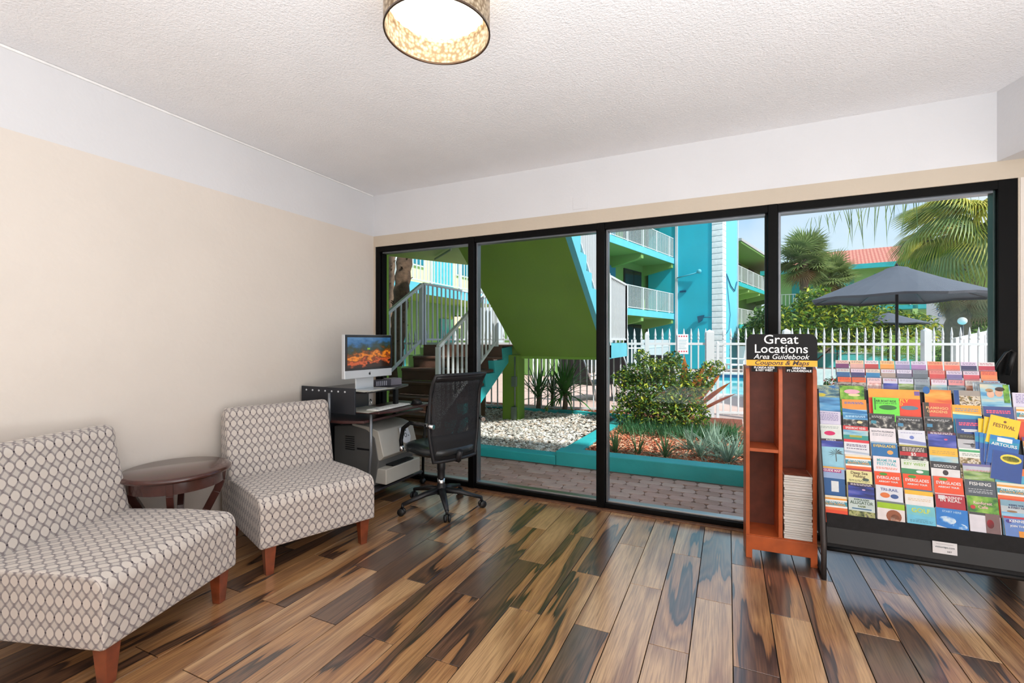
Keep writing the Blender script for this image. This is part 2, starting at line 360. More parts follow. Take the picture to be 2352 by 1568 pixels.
# ------------------------------------------------------------------ slipper chairs
def fabric():
    m, t, b = nodes_mat('lattice_fabric')
    uv = t.nodes.new('ShaderNodeUVMap'); uv.uv_map = 'uv'
    s_ = t.nodes.new('ShaderNodeSeparateXYZ'); t.links.new(uv.outputs[0], s_.inputs[0])
    PX, PY = .041, .063
    nw = t.nodes.new('ShaderNodeTexNoise'); nw.inputs['Scale'].default_value = 30; t.links.new(uv.outputs[0], nw.inputs['Vector'])
    wob = math_n(t, 'MULTIPLY', math_n(t, 'SUBTRACT', nw.outputs['Fac'], .5), .1)
    X = math_n(t, 'ADD', math_n(t, 'DIVIDE', s_.outputs[0], PX), wob); Y = math_n(t, 'ADD', math_n(t, 'DIVIDE', s_.outputs[1], PY), wob)
    fx = math_n(t, 'SUBTRACT', math_n(t, 'FRACT', X), .5); fy = math_n(t, 'SUBTRACT', math_n(t, 'FRACT', Y), .5)
    ax = math_n(t, 'ABSOLUTE', fx); ay = math_n(t, 'ABSOLUTE', fy)
    def rad(a_, b_, rx, ry):
        return math_n(t, 'SQRT', math_n(t, 'ADD', math_n(t, 'POWER', math_n(t, 'DIVIDE', a_, rx), 2), math_n(t, 'POWER', math_n(t, 'DIVIDE', b_, ry), 2)))
    r = rad(ax, ay, .41, .36)
    circ = math_n(t, 'LESS_THAN', r, 1.0)
    bnd = math_n(t, 'MULTIPLY_ADD', math_n(t, 'COSINE', math_n(t, 'MULTIPLY', fy, 2*pi)), .25, .27)
    ring = math_n(t, 'LESS_THAN', math_n(t, 'ABSOLUTE', math_n(t, 'SUBTRACT', ax, bnd)), .075)
    cx_ = math_n(t, 'SUBTRACT', .5, ax); cy_ = math_n(t, 'SUBTRACT', .5, ay)
    dia = math_n(t, 'LESS_THAN', math_n(t, 'ADD', math_n(t, 'DIVIDE', cx_, .33), math_n(t, 'DIVIDE', cy_, .27)), 1.0)
    # darker ogee lattice every second cell, staggered
    def line(v):
        f = math_n(t, 'ABSOLUTE', math_n(t, 'SUBTRACT', math_n(t, 'FRACT', v), .5))
        return math_n(t, 'LESS_THAN', f, .085)
    xa = math_n(t, 'MULTIPLY', X, .5); ya = math_n(t, 'MULTIPLY', Y, .5)
    lat = math_n(t, 'MAXIMUM', line(math_n(t, 'ADD', xa, ya)), line(math_n(t, 'SUBTRACT', xa, ya)))
    # dots where two ovals touch, in every other gap
    dr = rad(cx_, ay, .1, .07)
    par = math_n(t, 'LESS_THAN', math_n(t, 'FRACT', math_n(t, 'MULTIPLY', math_n(t, 'ADD', math_n(t, 'FLOOR', math_n(t, 'ADD', X, .5)), math_n(t, 'FLOOR', Y)), .5)), .25)
    dot = math_n(t, 'MULTIPLY', math_n(t, 'LESS_THAN', dr, 1.0), par)
    def mixc(f, a_, b_):
        n = t.nodes.new('ShaderNodeMix'); n.data_type = 'RGBA'
        if hasattr(f, 'links'): t.links.new(f, n.inputs[0])
        else: n.inputs[0].default_value = f
        for i_, q in ((6, a_), (7, b_)):
            if hasattr(q, 'links'): t.links.new(q, n.inputs[i_])
            else: n.inputs[i_].default_value = srgb(q)+(1,)
        return n.outputs[2]
    c = mixc(dia, (160, 152, 149), (196, 187, 179))
    c = mixc(ring, c, mixc(lat, (134, 124, 124), (88, 77, 80)))
    c = mixc(math_n(t, 'MULTIPLY', circ, math_n(t, 'SUBTRACT', 1.0, math_n(t, 'MULTIPLY', ring, .4))), c, (208, 198, 189))
    c = mixc(dot, c, (62, 52, 58))
    wv = t.nodes.new('ShaderNodeTexNoise'); wv.inputs['Scale'].default_value = 700; t.links.new(uv.outputs[0], wv.inputs['Vector'])
    t.links.new(c, b.inputs['Base Color']); b.inputs['Roughness'].default_value = .9
    b.inputs['Sheen Weight'].default_value = .2
    bn = t.nodes.new('ShaderNodeBump'); bn.inputs['Strength'].default_value = .25; bn.inputs['Distance'].default_value = .001
    t.links.new(wv.outputs['Fac'], bn.inputs['Height']); t.links.new(bn.outputs[0], b.inputs['Normal'])
    return m
fab = fabric()
legW = mat('cherry_wood_leg', (124, 60, 34), .3, var=.3, vscale=14, coat=.3)
def arc(cx, cz, r, a0, a1, n=6): return [(cx+r*math.cos(R(a0+(a1-a0)*i/n)), cz+r*math.sin(R(a0+(a1-a0)*i/n))) for i in range(n+1)]
def slipper_chair(name, label, loc, rz):
    t = thing(name, label, 'chair', loc, rz, 'pair of patterned slipper chairs')
    hw = .352
    seat = [(-.27, .165), (.378, .165)]+arc(.312, .384, .066, 0, 90)+[(.1, .453), (-.27, .436)]
    s = MB().prism(seat, -hw, hw, 'y').build('seat', fab, t, bevel=.014, seg=2, boxuv=True)
    back = [(-.455, .165), (-.262, .165), (-.255, .43), (-.3, .62), (-.345, .8)]+arc(-.4, .835, .055, 10, 90)+arc(-.41, .83, .06, 95, 175)+[(-.47, .6)]
    MB().prism(back, -hw-.004, hw+.004, 'y').build('backrest', fab, t, bevel=.03, seg=4, boxuv=True)
    for x, y in ((.325, -.29), (.325, .29), (-.38, -.29), (-.38, .29)):
        sx = -.035 if x < 0 else 0
        lg = MB(); a_, b_ = .032, .021
        vs = [(x+sx-b_, y-b_, 0), (x+sx+b_, y-b_, 0), (x+sx+b_, y+b_, 0), (x+sx-b_, y+b_, 0), (x-a_, y-a_, .165), (x+a_, y-a_, .165), (x+a_, y+a_, .165), (x-a_, y+a_, .165)]
        lg.add(vs, [(3, 2, 1, 0), (4, 5, 6, 7), (0, 1, 5, 4), (1, 2, 6, 5), (2, 3, 7, 6), (3, 0, 4, 7)])
        lg.build('leg', legW, t, bevel=.003)
    return t
slipper_chair('slipper_chair', 'patterned armless slipper chair nearest the camera, left of the round table', (-2.615, 1.175, 0), R(16.9))
slipper_chair('slipper_chair', 'patterned armless slipper chair between the round table and the desk', (-2.618, 2.241, 0), R(-20.5))

# ------------------------------------------------------------------ round side table
tw = mat('mahogany_wood', (70, 36, 30), .22, var=.3, vscale=10, coat=.5)
t = thing('side_table', 'round dark mahogany side table between the two patterned chairs', 'table', (-2.972, 1.672, 0))
MB().lathe([(0, .565), (.262, .565), (.276, .572), (.28, .582), (.272, .592), (.262, .598), (0, .6)], 48).build('tabletop', tw, t)
MB().lathe([(.238, .50), (.238, .566)], 48).lathe([(.222, .566), (.222, .50), (.238, .50)], 48).build('apron', tw, t)
for k_ in range(4):
    an = R(45+90*k_+8); m_ = MB(); dx, dy = math.cos(an), math.sin(an)
    prof = [(.232, .565), (.226, .5), (.2, .43), (.15, .33), (.12, .24), (.13, .15), (.18, .07), (.225, 0)]
    for i in range(len(prof)-1):
        (r0, z0), (r1, z1) = prof[i], prof[i+1]
        m_.bar((dx*r0, dy*r0, z0), (dx*r1, dy*r1, z1-.004), .034, .042, up=(dx, dy, 0))
    m_.build('leg', tw, t, bevel=.003)
MB().lathe([(0, .195), (.15, .195), (.155, .205), (.15, .215), (0, .215)], 32).build('lower_shelf', tw, t)

# ------------------------------------------------------------------ ceiling drum lamp
def shade_mat():
    m, t, b = nodes_mat('crystal_mesh_shade')
    v = t.nodes.new('ShaderNodeTexVoronoi'); v.inputs['Scale'].default_value = 70
    tcn = t.nodes.new('ShaderNodeTexCoord'); t.links.new(tcn.outputs['Object'], v.inputs['Vector'])
    r = t.nodes.new('ShaderNodeValToRGB'); t.links.new(v.outputs['Distance'], r.inputs[0])
    r.color_ramp.elements[0].color = srgb((240, 226, 200))+(1,); r.color_ramp.elements[1].color = srgb((150, 128, 100))+(1,); r.color_ramp.elements[1].position = .7
    t.links.new(r.outputs[0], b.inputs['Base Color']); b.inputs['Roughness'].default_value = .3; b.inputs['Metallic'].default_value = .35
    tl = t.nodes.new('ShaderNodeBsdfTranslucent'); t.links.new(r.outputs[0], tl.inputs[0])
    ms = t.nodes.new('ShaderNodeMixShader'); ms.inputs[0].default_value = .35
    t.links.new(b.outputs[0], ms.inputs[1]); t.links.new(tl.outputs[0], ms.inputs[2]); t.links.new(ms.outputs[0], t.nodes['Material Output'].inputs[0])
    return m
t = thing('ceiling_lamp', 'round drum ceiling lamp with a glittering beige shade', 'lamp', (-.987, 1.464, ZC))
shm = shade_mat()
MB().lathe([(.196, -.315), (.196, -.1)], 64).lathe([(.192, -.1), (.192, -.315)], 64).build('lamp_shade', shm, t)
MB().lathe([(.1975, -.318), (.1975, -.311), (.1915, -.311), (.1915, -.318), (.1975, -.318)], 64).build('shade_rim', mat('bronze_rim', (86, 66, 52), .35, metal=.7), t)
dm = MB(); n_ = 96; rr = [.176+.006*abs(math.sin(12*2*pi*i/n_)) for i in range(n_)]
dm.add([(0, 0, -.232)]+[(rr[i]*.6*math.cos(2*pi*i/n_), rr[i]*.6*math.sin(2*pi*i/n_), -.23) for i in range(n_)]+[(rr[i]*math.cos(2*pi*i/n_), rr[i]*math.sin(2*pi*i/n_), -.222) for i in range(n_)],
       [(0, 1+(i+1) % n_, 1+i) for i in range(n_)]+[(1+i, 1+(i+1) % n_, 1+n_+(i+1) % n_, 1+n_+i) for i in range(n_)], 0, True)
dm.build('diffuser', mat('lamp_diffuser', (255, 246, 226), .4, emit=2.6), t)
MB().lathe([(.06, 0), (.06, -.03), (.02, -.04), (.02, -.12)], 24).build('canopy', chrome, t)
lp = light('lamp_bulb', 'POINT', (-.987, 1.464, ZC-.26), .8, (1, .82, .6)); lp.data.shadow_soft_size = .1
lp = light('lamp_bulb_up', 'POINT', (-.987, 1.464, ZC-.14), 2.6, (1, .82, .6)); lp.data.shadow_soft_size = .06

# ------------------------------------------------------------------ computer desk
t = thing('computer_desk', 'black corner computer desk with raised monitor shelf and tubular legs', 'desk', (0, .055, 0))
dk = mat('black_desk_laminate', (44, 40, 44), .3, var=.2, coat=.2); dkr = mat('dark_cherry_laminate', (74, 46, 44), .3, var=.25)
MB().prism([(-3.22, 2.74), (-2.92, 2.74), (-2.62, 2.84), (-2.62, 3.2), (-2.72, 3.5), (-3.22, 3.5)], .925, .945, 'z').build('monitor_shelf', dk, t, bevel=.004)
MB().prism([(-3.22, 2.72), (-2.78, 2.72), (-2.62, 2.8), (-2.62, 3.6), (-3.22, 3.6)], .69, .712, 'z').build('desktop', dkr, t, bevel=.004)
MB().prism([(-2.86, 2.80), (-2.52, 2.86), (-2.47, 3.0), (-2.46, 3.54), (-2.86, 3.54)], .762, .78, 'z').build('keyboard_tray', dkr, t, bevel=.004)
sp_ = MB()
hp = MB().box(-3.22, -2.64, 2.722, 2.736, .77, .975)
pn = hp.build('side_panel', mat('perforated_steel', (52, 54, 60), .4, metal=.5), t, bevel=.003)
for i in range(7):
    MB().lathe([(0, 0), (.0075, 0), (.0075, .004), (0, .004)], 10, M=Matrix.Rotation(R(90), 3, 'X')).build('hole', pm((214, 216, 222)), pn, loc=(-3.16+i*.07, 2.7215, .945))
MB().box(-3.215, -3.20, 2.74, 3.5, .715, .925).build('back_panel', dk, t)
MB().tube([(-2.9, 2.716, .93), (-2.9, 2.716, .7)], .012, 8).build('shelf_post', steel, t)
MB().box(-2.66, -2.63, 3.2, 3.24, .712, .925).build('shelf_post', blackM, t)
MB().tube([(-2.98, 2.70, .69), (-2.99, 2.70, .45), (-2.86, 2.71, .2), (-2.72, 2.72, .03)], .015, 8).build('leg', steel, t)
MB().tube([(-2.6, 2.86, .76), (-2.62, 2.88, .45), (-2.68, 2.9, .03)], .012, 8).build('leg', steel, t)
MB().tube([(-2.5, 3.5, .76), (-2.58, 3.54, .4), (-2.62, 3.585, .03)], .013, 8).build('leg', blackM, t)
MB().tube([(-3.19, 3.55, .69), (-3.19, 3.55, .03)], .014, 8).build('leg', steel, t)
MB().box(-3.2, -2.6, 2.76, 3.56, .115, .133).build('lower_shelf', dk, t, bevel=.003)
MB().box(-3.23, -3.2, 2.74, 3.56, .2, .62).build('rear_panel', mat('pocked_steel', (50, 52, 56), .4, metal=.4), t)
for x, y in ((-2.72, 2.72), (-2.68, 2.9), (-2.62, 3.585), (-3.19, 3.55)):
    MB().lathe([(0, -.018), (.022, -.018), (.026, -.008), (.026, .008), (.022, .018), (0, .018)], 14, M=Matrix.Rotation(R(90), 3, 'X')).build('caster', blackM, t, loc=(x, y, .026))
MB().tube([(-2.64, 2.9, .82), (-2.63, 2.9, .86), (-2.66, 2.92, .87), (-2.68, 2.93, .85), (-2.67, 2.92, .83)], .004, 6).build('cable_hook', chrome, t)

# desktop computer
t = thing('desktop_computer', 'silver all-in-one computer with autumn picture on its screen', 'computer', (-2.705, 3.0, .946), R(-3))
# local: +X faces user, y width
def screen_mat():
    m, t_, b = nodes_mat('screen_picture')
    tcn = t_.nodes.new('ShaderNodeTexCoord'); s_ = t_.nodes.new('ShaderNodeSeparateXYZ'); t_.links.new(tcn.outputs['Generated'], s_.inputs[0])
    n = t_.nodes.new('ShaderNodeTexNoise'); n.inputs['Scale'].default_value = 7; n.inputs['Detail'].default_value = 5
    t_.links.new(tcn.outputs['Generated'], n.inputs['Vector'])
    h = math_n(t_, 'ADD', s_.outputs[2], math_n(t_, 'MULTIPLY', math_n(t_, 'SUBTRACT', n.outputs['Fac'], .5), .7))
    h = math_n(t_, 'SUBTRACT', h, math_n(t_, 'MULTIPLY', s_.outputs[1], .18))
    r = t_.nodes.new('ShaderNodeValToRGB'); t_.links.new(h, r.inputs[0]); e_ = r.color_ramp.elements
    e_[0].position = 0; e_[0].color = srgb((40, 24, 16))+(1,); e_[1].position = 1; e_[1].color = srgb((70, 110, 150))+(1,)
    for p_, c_ in ((.1, (190, 84, 40)), (.2, (84, 40, 20)), (.3, (214, 122, 30)), (.4, (110, 56, 16)), (.5, (44, 50, 26)), (.62, (38, 60, 66)), (.78, (44, 88, 130))):
        q = e_.new(p_); q.color = srgb(c_)+(1,)
    t_.links.new(r.outputs[0], b.inputs['Base Color']); t_.links.new(r.outputs[0], b.inputs['Emission Color'])
    b.inputs['Emission Strength'].default_value = .3; b.inputs['Roughness'].default_value = .12
    return m
silver = mat('brushed_silver', (206, 210, 214), .35, metal=.35, var=.02)
MB().box(-.02, .016, -.264, .264, .1, .452).build('case', silver, t, bevel=.006)
MB().box(.0155, .0185, -.262, .262, .166, .450).build('bezel', blackG, t, bevel=.001)
MB().box(.018, .0195, -.24, .24, .186, .43).build('screen', screen_mat(), t)
MB().box(-.05, -.038, -.1, .1, .006, .2).build('stand', silver, t, bevel=.004)
MB().box(-.09, .11, -.1, .1, 0, .007).build('foot', silver, t, bevel=.003)
lg = MB()
pts = []
for i in range(24):
    an = 2*pi*i/24; r_ = .0115*(1-.16*math.exp(-((an-pi/2)/.35)**2)-.08*math.exp(-((an-3*pi/2)/.35)**2))
    bx, bz = r_*math.cos(an), r_*math.sin(an)
    if abs(an) < .62 or abs(an-2*pi) < .5: bx -= .0035
    pts.append((bx, bz))
lg.prism(pts, .0163, .0175, 'x')
lg.prism([(.000, .0125), (.0015, .0175), (.0055, .0195), (.0045, .0145)], .0163, .0175, 'x')
lg.build('fruit_emblem', pm((30, 30, 34)), t, loc=(0, 0, .133))
MB().box(.018, .02, -.03, .0, .33, .345).build('screen_icon', pm((150, 190, 60)), t)

tag(MB().box(-2.86, -2.56, 2.84, 3.14, 0, .0022).build('paper_mat', mat('cream_paper', (206, 204, 190), .6), loc=(0, .0, .781), bevel=.0005), 'pale paper sheet on the front of the keyboard tray', 'paper')
kb = thing('keyboard', 'slim white keyboard lying on the pale tray beside the mouse', 'keyboard', (-2.6, 3.14, .784), R(2))
MB().box(-.06, .06, -.22, .22, 0, .009).build('case', mat('white_plastic', (228, 228, 222), .4), kb, bevel=.003)
ks = MB()
for i in range(5):
    for j in range(15): ks.box(-.052+i*.021, -.035+i*.021, -.212+j*.0285, -.212+j*.0285+.024, .009, .0125)
kk = ks.build('keys', mat('key_plastic', (238, 238, 234), .45), kb); kk['kind'] = 'stuff'
ms = thing('computer_mouse', 'black computer mouse at the far end of the tray', 'mouse', (-2.535, 3.43, .7815), R(10))
MB().sphere((0, 0, 0), .05, 20, 12, sc=(1, .62, .66)).build('shell', blackM, ms, loc=(0, 0, .012))
MB().box(-.05, .05, -.03, .03, 0, .006).build('base', blackM, ms, bevel=.003)
tb = thing('storage_case', 'grey and black tray of discs on the shelf beside the screen', 'box', (-2.80, 3.33, .946), R(-12))
MB().box(-.06, .05, -.15, .02, 0, .055).build('box', mat('charcoal_box', (58, 56, 66), .4), tb, bevel=.003)
MB().box(-.06, .05, .02, .14, 0, .062).build('box', mat('grey_box', (120, 116, 126), .4), tb, bevel=.003)
for i in range(6): MB().box(.0505, .052, -.14+i*.02, -.128+i*.02, .008, .048).build('slot', pm((150, 150, 160)), tb)
pp = thing('paper_stack', 'loose white papers lying under the screen stand', 'paper', (-2.7, 2.98, .946), R(-5))
for i in range(3): MB().box(-.1, .13, -.15, .15, .0, .0012).build('sheet', pm((214, 212, 200)), pp, loc=(.01*i, .015*i, .0002+i*.0014), rot=(0, 0, R(i*5)))

# laser printer on lower shelf
t = thing('laser_printer', 'large grey and white laser printer on the desk lower shelf', 'printer', (-2.84, 3.29, .134), R(0))
pg = mat('printer_grey', (96, 95, 93), .5, var=.05); pw = mat('printer_cream', (190, 186, 176), .45, var=.03); pd = mat('printer_dark', (74, 73, 72), .5)
MB().prism([(-.3, 0), (.16, 0), (.2, .2), (.16, .4), (.08, .46), (-.12, .49), (-.3, .47)], -.24, .24, 'y').build('housing', pg, t, bevel=.012)
MB().prism([(.1, .27), (.205, .21), (.25, .25), (.19, .46), (.08, .49), (-.1, .505), (-.1, .485), (.06, .46)], -.235, .235, 'y').build('top_cover', pw, t, bevel=.008)
MB().box(.14, .275, -.235, .235, .02, .15).build('paper_tray', pw, t, bevel=.01)
MB().box(.16, .27, -.14, .14, .155, .165).build('output_slot', blackM, t)
sl = MB()
for i in range(7): sl.box(-.16, -.06, -.2465, -.243, .28+i*.018, .288+i*.018)
sl.build('vent', pm((28, 28, 30)), t)
MB().box(-.03, .1, -.2455, -.243, .29, .305).build('vent', pm((28, 28, 30)), t)
Mc = Matrix.Rotation(R(67), 3, 'Y')
cpn = thing_cp = MB().prism([(-.075, -.055), (-.075, .055), (.02, .07), (.06, .045), (.075, 0), (.06, -.045), (.02, -.07)], 0, .008, 'z').build('control_panel', mat('panel_white', (232, 234, 240), .35), t, loc=(.228, .07, .375), rot=(0, R(72), 0), bevel=.003)
MB().box(-.06, -.035, -.022, .022, .008, .0095).build('display', pm((70, 76, 74)), cpn)
MB().lathe([(.012, .0085), (.02, .0085), (.02, .0095), (.012, .0095)], 20).build('dial', pm((120, 124, 134)), cpn)
for y in (-.04, .04): MB().lathe([(0, .0095), (.006, .0095), (.006, .008)], 12).build('button', pm((90, 92, 100)), cpn, loc=(.01, y, 0))

# ------------------------------------------------------------------ office chair
t = thing('office_chair', 'black mesh-back swivel office chair on five casters', 'chair', (-2.115, 3.19, 0))
ocb = mat('matte_black_plastic', (22, 22, 26), .45, var=.1)
ab = R(-49)
for k_ in range(5):
    an = ab+k_*2*pi/5; u = Vector((math.cos(an), math.sin(an), 0)); r_ = .34
    m_ = MB(); m_.tube([u*.03+Vector((0, 0, .14)), u*.14+Vector((0, 0, .128)), u*.33+Vector((0, 0, .082))], [.034, .027, .016], 8, flat=.8)
    m_.tube([u*.325+Vector((0, 0, .09)), u*.33+Vector((0, 0, .055))], .011, 8)
    arm = m_.build('base_arm', ocb, t)
    Mr = Matrix.Rotation(an+.6*k_, 3, 'Z') @ Matrix.Rotation(R(90), 3, 'X')
    w_ = MB()
    for s_ in (-.016, .016):
        w_.lathe([(0, s_-.009), (.024, s_-.009), (.029, s_-.004), (.029, s_+.004), (.024, s_+.009), (0, s_+.009)], 18, c=u*.335+Vector((0, 0, .0295)), M=Mr)
    w_.build('caster', blackM, arm)
MB().lathe([(0, .11), (.04, .11), (.042, .16), (.03, .19), (.03, .3), (.034, .31), (.034, .42), (0, .42)], 20).build('gas_column', ocb, t)
MB().lathe([(.0305, .2), (.0305, .235), (.029, .235)], 20).build('column_ring', chrome, t)
seatT = bpy.data.objects.new('seat', None)
fz = R(160)
Rz = Matrix.Rotation(fz, 4, 'Z')
def rloc(v): return tuple(Rz.to_3x3() @ Vector(v))
# seat in chair-local frame: +X forward
st = MB()
def sq(a_, b_, z, n=28, e_=3.2, cx=.02):
    o_ = []
    for i in range(n):
        th = 2*pi*i/n; c_, s_ = math.cos(th), math.sin(th)
        o_.append((cx+a_*math.copysign(abs(c_)**(2/e_), c_), b_*math.copysign(abs(s_)**(2/e_), s_), z))
    return o_
lay = [sq(.2, .2, .455), sq(.235, .235, .46), sq(.25, .25, .485), sq(.245, .245, .512), sq(.22, .22, .524), sq(.1, .1, .52)]
vs = [v for l in lay for v in l]; n_ = 28
fs = [(i*n_+k_, i*n_+(k_+1) % n_, (i+1)*n_+(k_+1) % n_, (i+1)*n_+k_) for i in range(5) for k_ in range(n_)]
fs += [tuple(reversed(range(n_))), tuple(range(5*n_, 6*n_))]
st.add(vs, fs, 0, True); st.build('seat', mat('black_leather', (38, 42, 44), .25, var=.1), t, rot=(0, 0, fz))
MB().box(-.12, .14, -.08, .08, .415, .46).build('mechanism', ocb, t, rot=(0, 0, fz), bevel=.01)
MB().tube([(.1, -.05, .43), (.12, -.24, .425), (.14, -.27, .42)], .006, 6).build('lever', ocb, t, rot=(0, 0, fz))
# backrest: curved sheet frame + mesh
def backpt(u, v, off=0):
    # u -1..1 across, v 0..1 up
    hwid = .205+.035*min(1, v*3)+.0*v; z = .43+.66*v
    x = -.245-.02*math.sin(v*pi)*-1 - .05*max(0, v-.75)**1*2 + .035*(u*u) - .03*(1-v)*-1
    if v > .88: x -= (v-.88)*.25
    return (x+off, u*hwid, z)
nu, nv = 14, 16
def sheet(name, m, u0, u1, v0, v1, th, nu, nv, parent):
    mm = MB(); vs = []
    for o_ in (th/2, -th/2):
        for j in range(nv+1):
            for i in range(nu+1): vs.append(backpt(u0+(u1-u0)*i/nu, v0+(v1-v0)*j/nv, o_))
    N = (nu+1)*(nv+1); fs = []
    for j in range(nv):
        for i in range(nu):
            a_ = j*(nu+1)+i; fs.append((a_, a_+1, a_+nu+2, a_+nu+1)); fs.append((N+a_+nu+1, N+a_+nu+2, N+a_+1, N+a_))
    ring = [i for i in range(nu+1)]+[j*(nu+1)+nu for j in range(1, nv+1)]+[nv*(nu+1)+i for i in range(nu-1, -1, -1)]+[j*(nu+1) for j in range(nv-1, 0, -1)]
    for i in range(len(ring)):
        a_, b_ = ring[i], ring[(i+1) % len(ring)]; fs.append((a_, N+a_, N+b_, b_))
    mm.add(vs, fs, 0, True); return mm.build(name, m, parent, rot=(0, 0, fz))
def mesh_fabric():
    m, t_, b = nodes_mat('black_mesh_fabric')
    b.inputs['Base Color'].default_value = (.012, .012, .015, 1); b.inputs['Roughness'].default_value = .6
    tcn = t_.nodes.new('ShaderNodeTexCoord'); n = t_.nodes.new('ShaderNodeTexVoronoi'); n.inputs['Scale'].default_value = 260
    t_.links.new(tcn.outputs['Object'], n.inputs['Vector'])
    hole = math_n(t_, 'MULTIPLY', math_n(t_, 'LESS_THAN', n.outputs['Distance'], .42), .7)
    tr = t_.nodes.new('ShaderNodeBsdfTransparent'); ms_ = t_.nodes.new('ShaderNodeMixShader')
    t_.links.new(hole, ms_.inputs[0]); t_.links.new(b.outputs[0], ms_.inputs[1]); t_.links.new(tr.outputs[0], ms_.inputs[2])
    t_.links.new(ms_.outputs[0], t_.nodes['Material Output'].inputs[0]); return m
bk = sheet('backrest', mesh_fabric(), -.93, .93, .04, .93, .003, 14, 14, t)
fr = MB()
loop = [backpt(-1, v/10) for v in range(11)]+[backpt(-1+.25*i, 1) for i in range(1, 8)]+[backpt(1, v/10) for v in range(10, -1, -1)]+[backpt(1-.25*i, 0) for i in range(1, 8)]
fr.tube(loop+[loop[0]], .014, 8, cap=False); fr.build('back_frame', ocb, t, rot=(0, 0, fz))
sheet('head_band', ocb, -1, 1, .925, .99, .02, 10, 2, t)
sheet('lumbar_band', mat('black_fabric', (20, 20, 23), .8), -.97, .97, .02, .3, .008, 10, 3, t)
MB().tube([(-.1, 0, .435), (-.22, 0, .43), (-.25, 0, .5)], [.03, .03, .02], 8).build('back_support', ocb, t, rot=(0, 0, fz))
for s_ in (-1, 1):
    am = MB().tube([(.155, .27*s_, .475), (.16, .275*s_, .56), (.12, .28*s_, .66), (.02, .28*s_, .715), (-.1, .28*s_, .72), (-.21, .26*s_, .715)], .016, 10).build('armrest', blackG, t, rot=(0, 0, fz))
    for pp2 in (((.155, .27*s_, .475), (.157, .272*s_, .515)), ((-.17, .27*s_, .717), (-.24, .245*s_, .71))): MB().tube(pp2, .018, 10).build('fitting', chrome, am)

# ------------------------------------------------------------------ wooden guidebook rack
t = thing('guidebook_rack', 'tall reddish wooden rack with black coupon header sign', 'rack', (.29, 3.27, 0), R(2))
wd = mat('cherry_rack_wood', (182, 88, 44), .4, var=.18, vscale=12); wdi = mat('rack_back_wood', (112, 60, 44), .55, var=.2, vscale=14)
hw, dp, hh = .19, .23, 1.17
def side(x0, x1, name='side_panel'):
    MB().prism([(0, 0), (dp, 0), (dp, hh+.02), (.05, hh+.02), (.015, hh+.005), (0, hh-.04)], x0, x1, 'x').build(name, wd, t, bevel=.002)
side(-hw, -hw+.022); side(hw-.022, hw)
MB().prism([(.0, .13), (dp, .13), (dp, hh+.02), (.04, hh+.02), (.01, hh+.005), (0, hh-.03)], -.011, .011, 'x').build('divider', wd, t, bevel=.002)
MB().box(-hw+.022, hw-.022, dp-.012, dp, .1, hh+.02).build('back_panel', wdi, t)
MB().box(-hw+.022, -.011, .004, dp-.012, .66, .68).build('shelf', wd, t, bevel=.001)
MB().box(-hw+.022, hw-.022, .0, dp-.012, .125, .145).build('shelf', wd, t)
ap = MB().prism([(-hw, 0), (-hw+.035, 0), (-hw+.035, .055), (hw-.035, .055), (hw-.035, 0), (hw, 0), (hw, .14), (-hw, .14)], -.012, -.0005, 'y').build('apron', wd, t, bevel=.002)
# header sign
hs = MB().prism([(-.188, 1.195), (.188, 1.195), (.188, 1.33)]+arc(.143, 1.345, .045, 0, 90, 6)+arc(-.143, 1.345, .045, 90, 180, 6)+[(-.188, 1.33)], -.016, -.008, 'y').build('header_sign', mat('sign_black', (18, 16, 18), .5, spec=.2), t)
MB().box(-.1882, .1882, -.0172, -.0162, 1.195, 1.231).build('yellow_band', pm((246, 176, 28)), hs)
RX = (R(90), 0, 0)
wt = pm((240, 238, 238))
text('lettering', 'Great', .078, wt, hs, (-.002, -.0165, 1.355), RX, offset=.0006)
text('lettering', 'Locations', .074, wt, hs, (-.002, -.0165, 1.298), RX, offset=.0006)
text('lettering', 'Area Guidebook', .043, wt, hs, (-.002, -.0165, 1.251), RX, shear=.28, offset=.0003)
text('lettering', 'Coupons & Maps', .037, pm((50, 28, 20)), hs, (0, -.0176, 1.214), RX, shear=.28, sx=1.12, offset=.0006)
for x, s1, s2 in ((-.09, 'FLORIDA KEYS', '& KEY WEST'), (.095, 'GREATER', 'FT LAUDERDALE')):
    MB().box(x-.07, x+.07, -.013, -.009, 1.158, 1.193).build('region_label', mat('sign_black', (18, 16, 18), .5, spec=.2), hs)
    text('lettering', s1, .017, wt, hs, (x, -.0135, 1.184), RX, offset=.0005); text('lettering', s2, .017, wt, hs, (x, -.0135, 1.168), RX, offset=.0005)
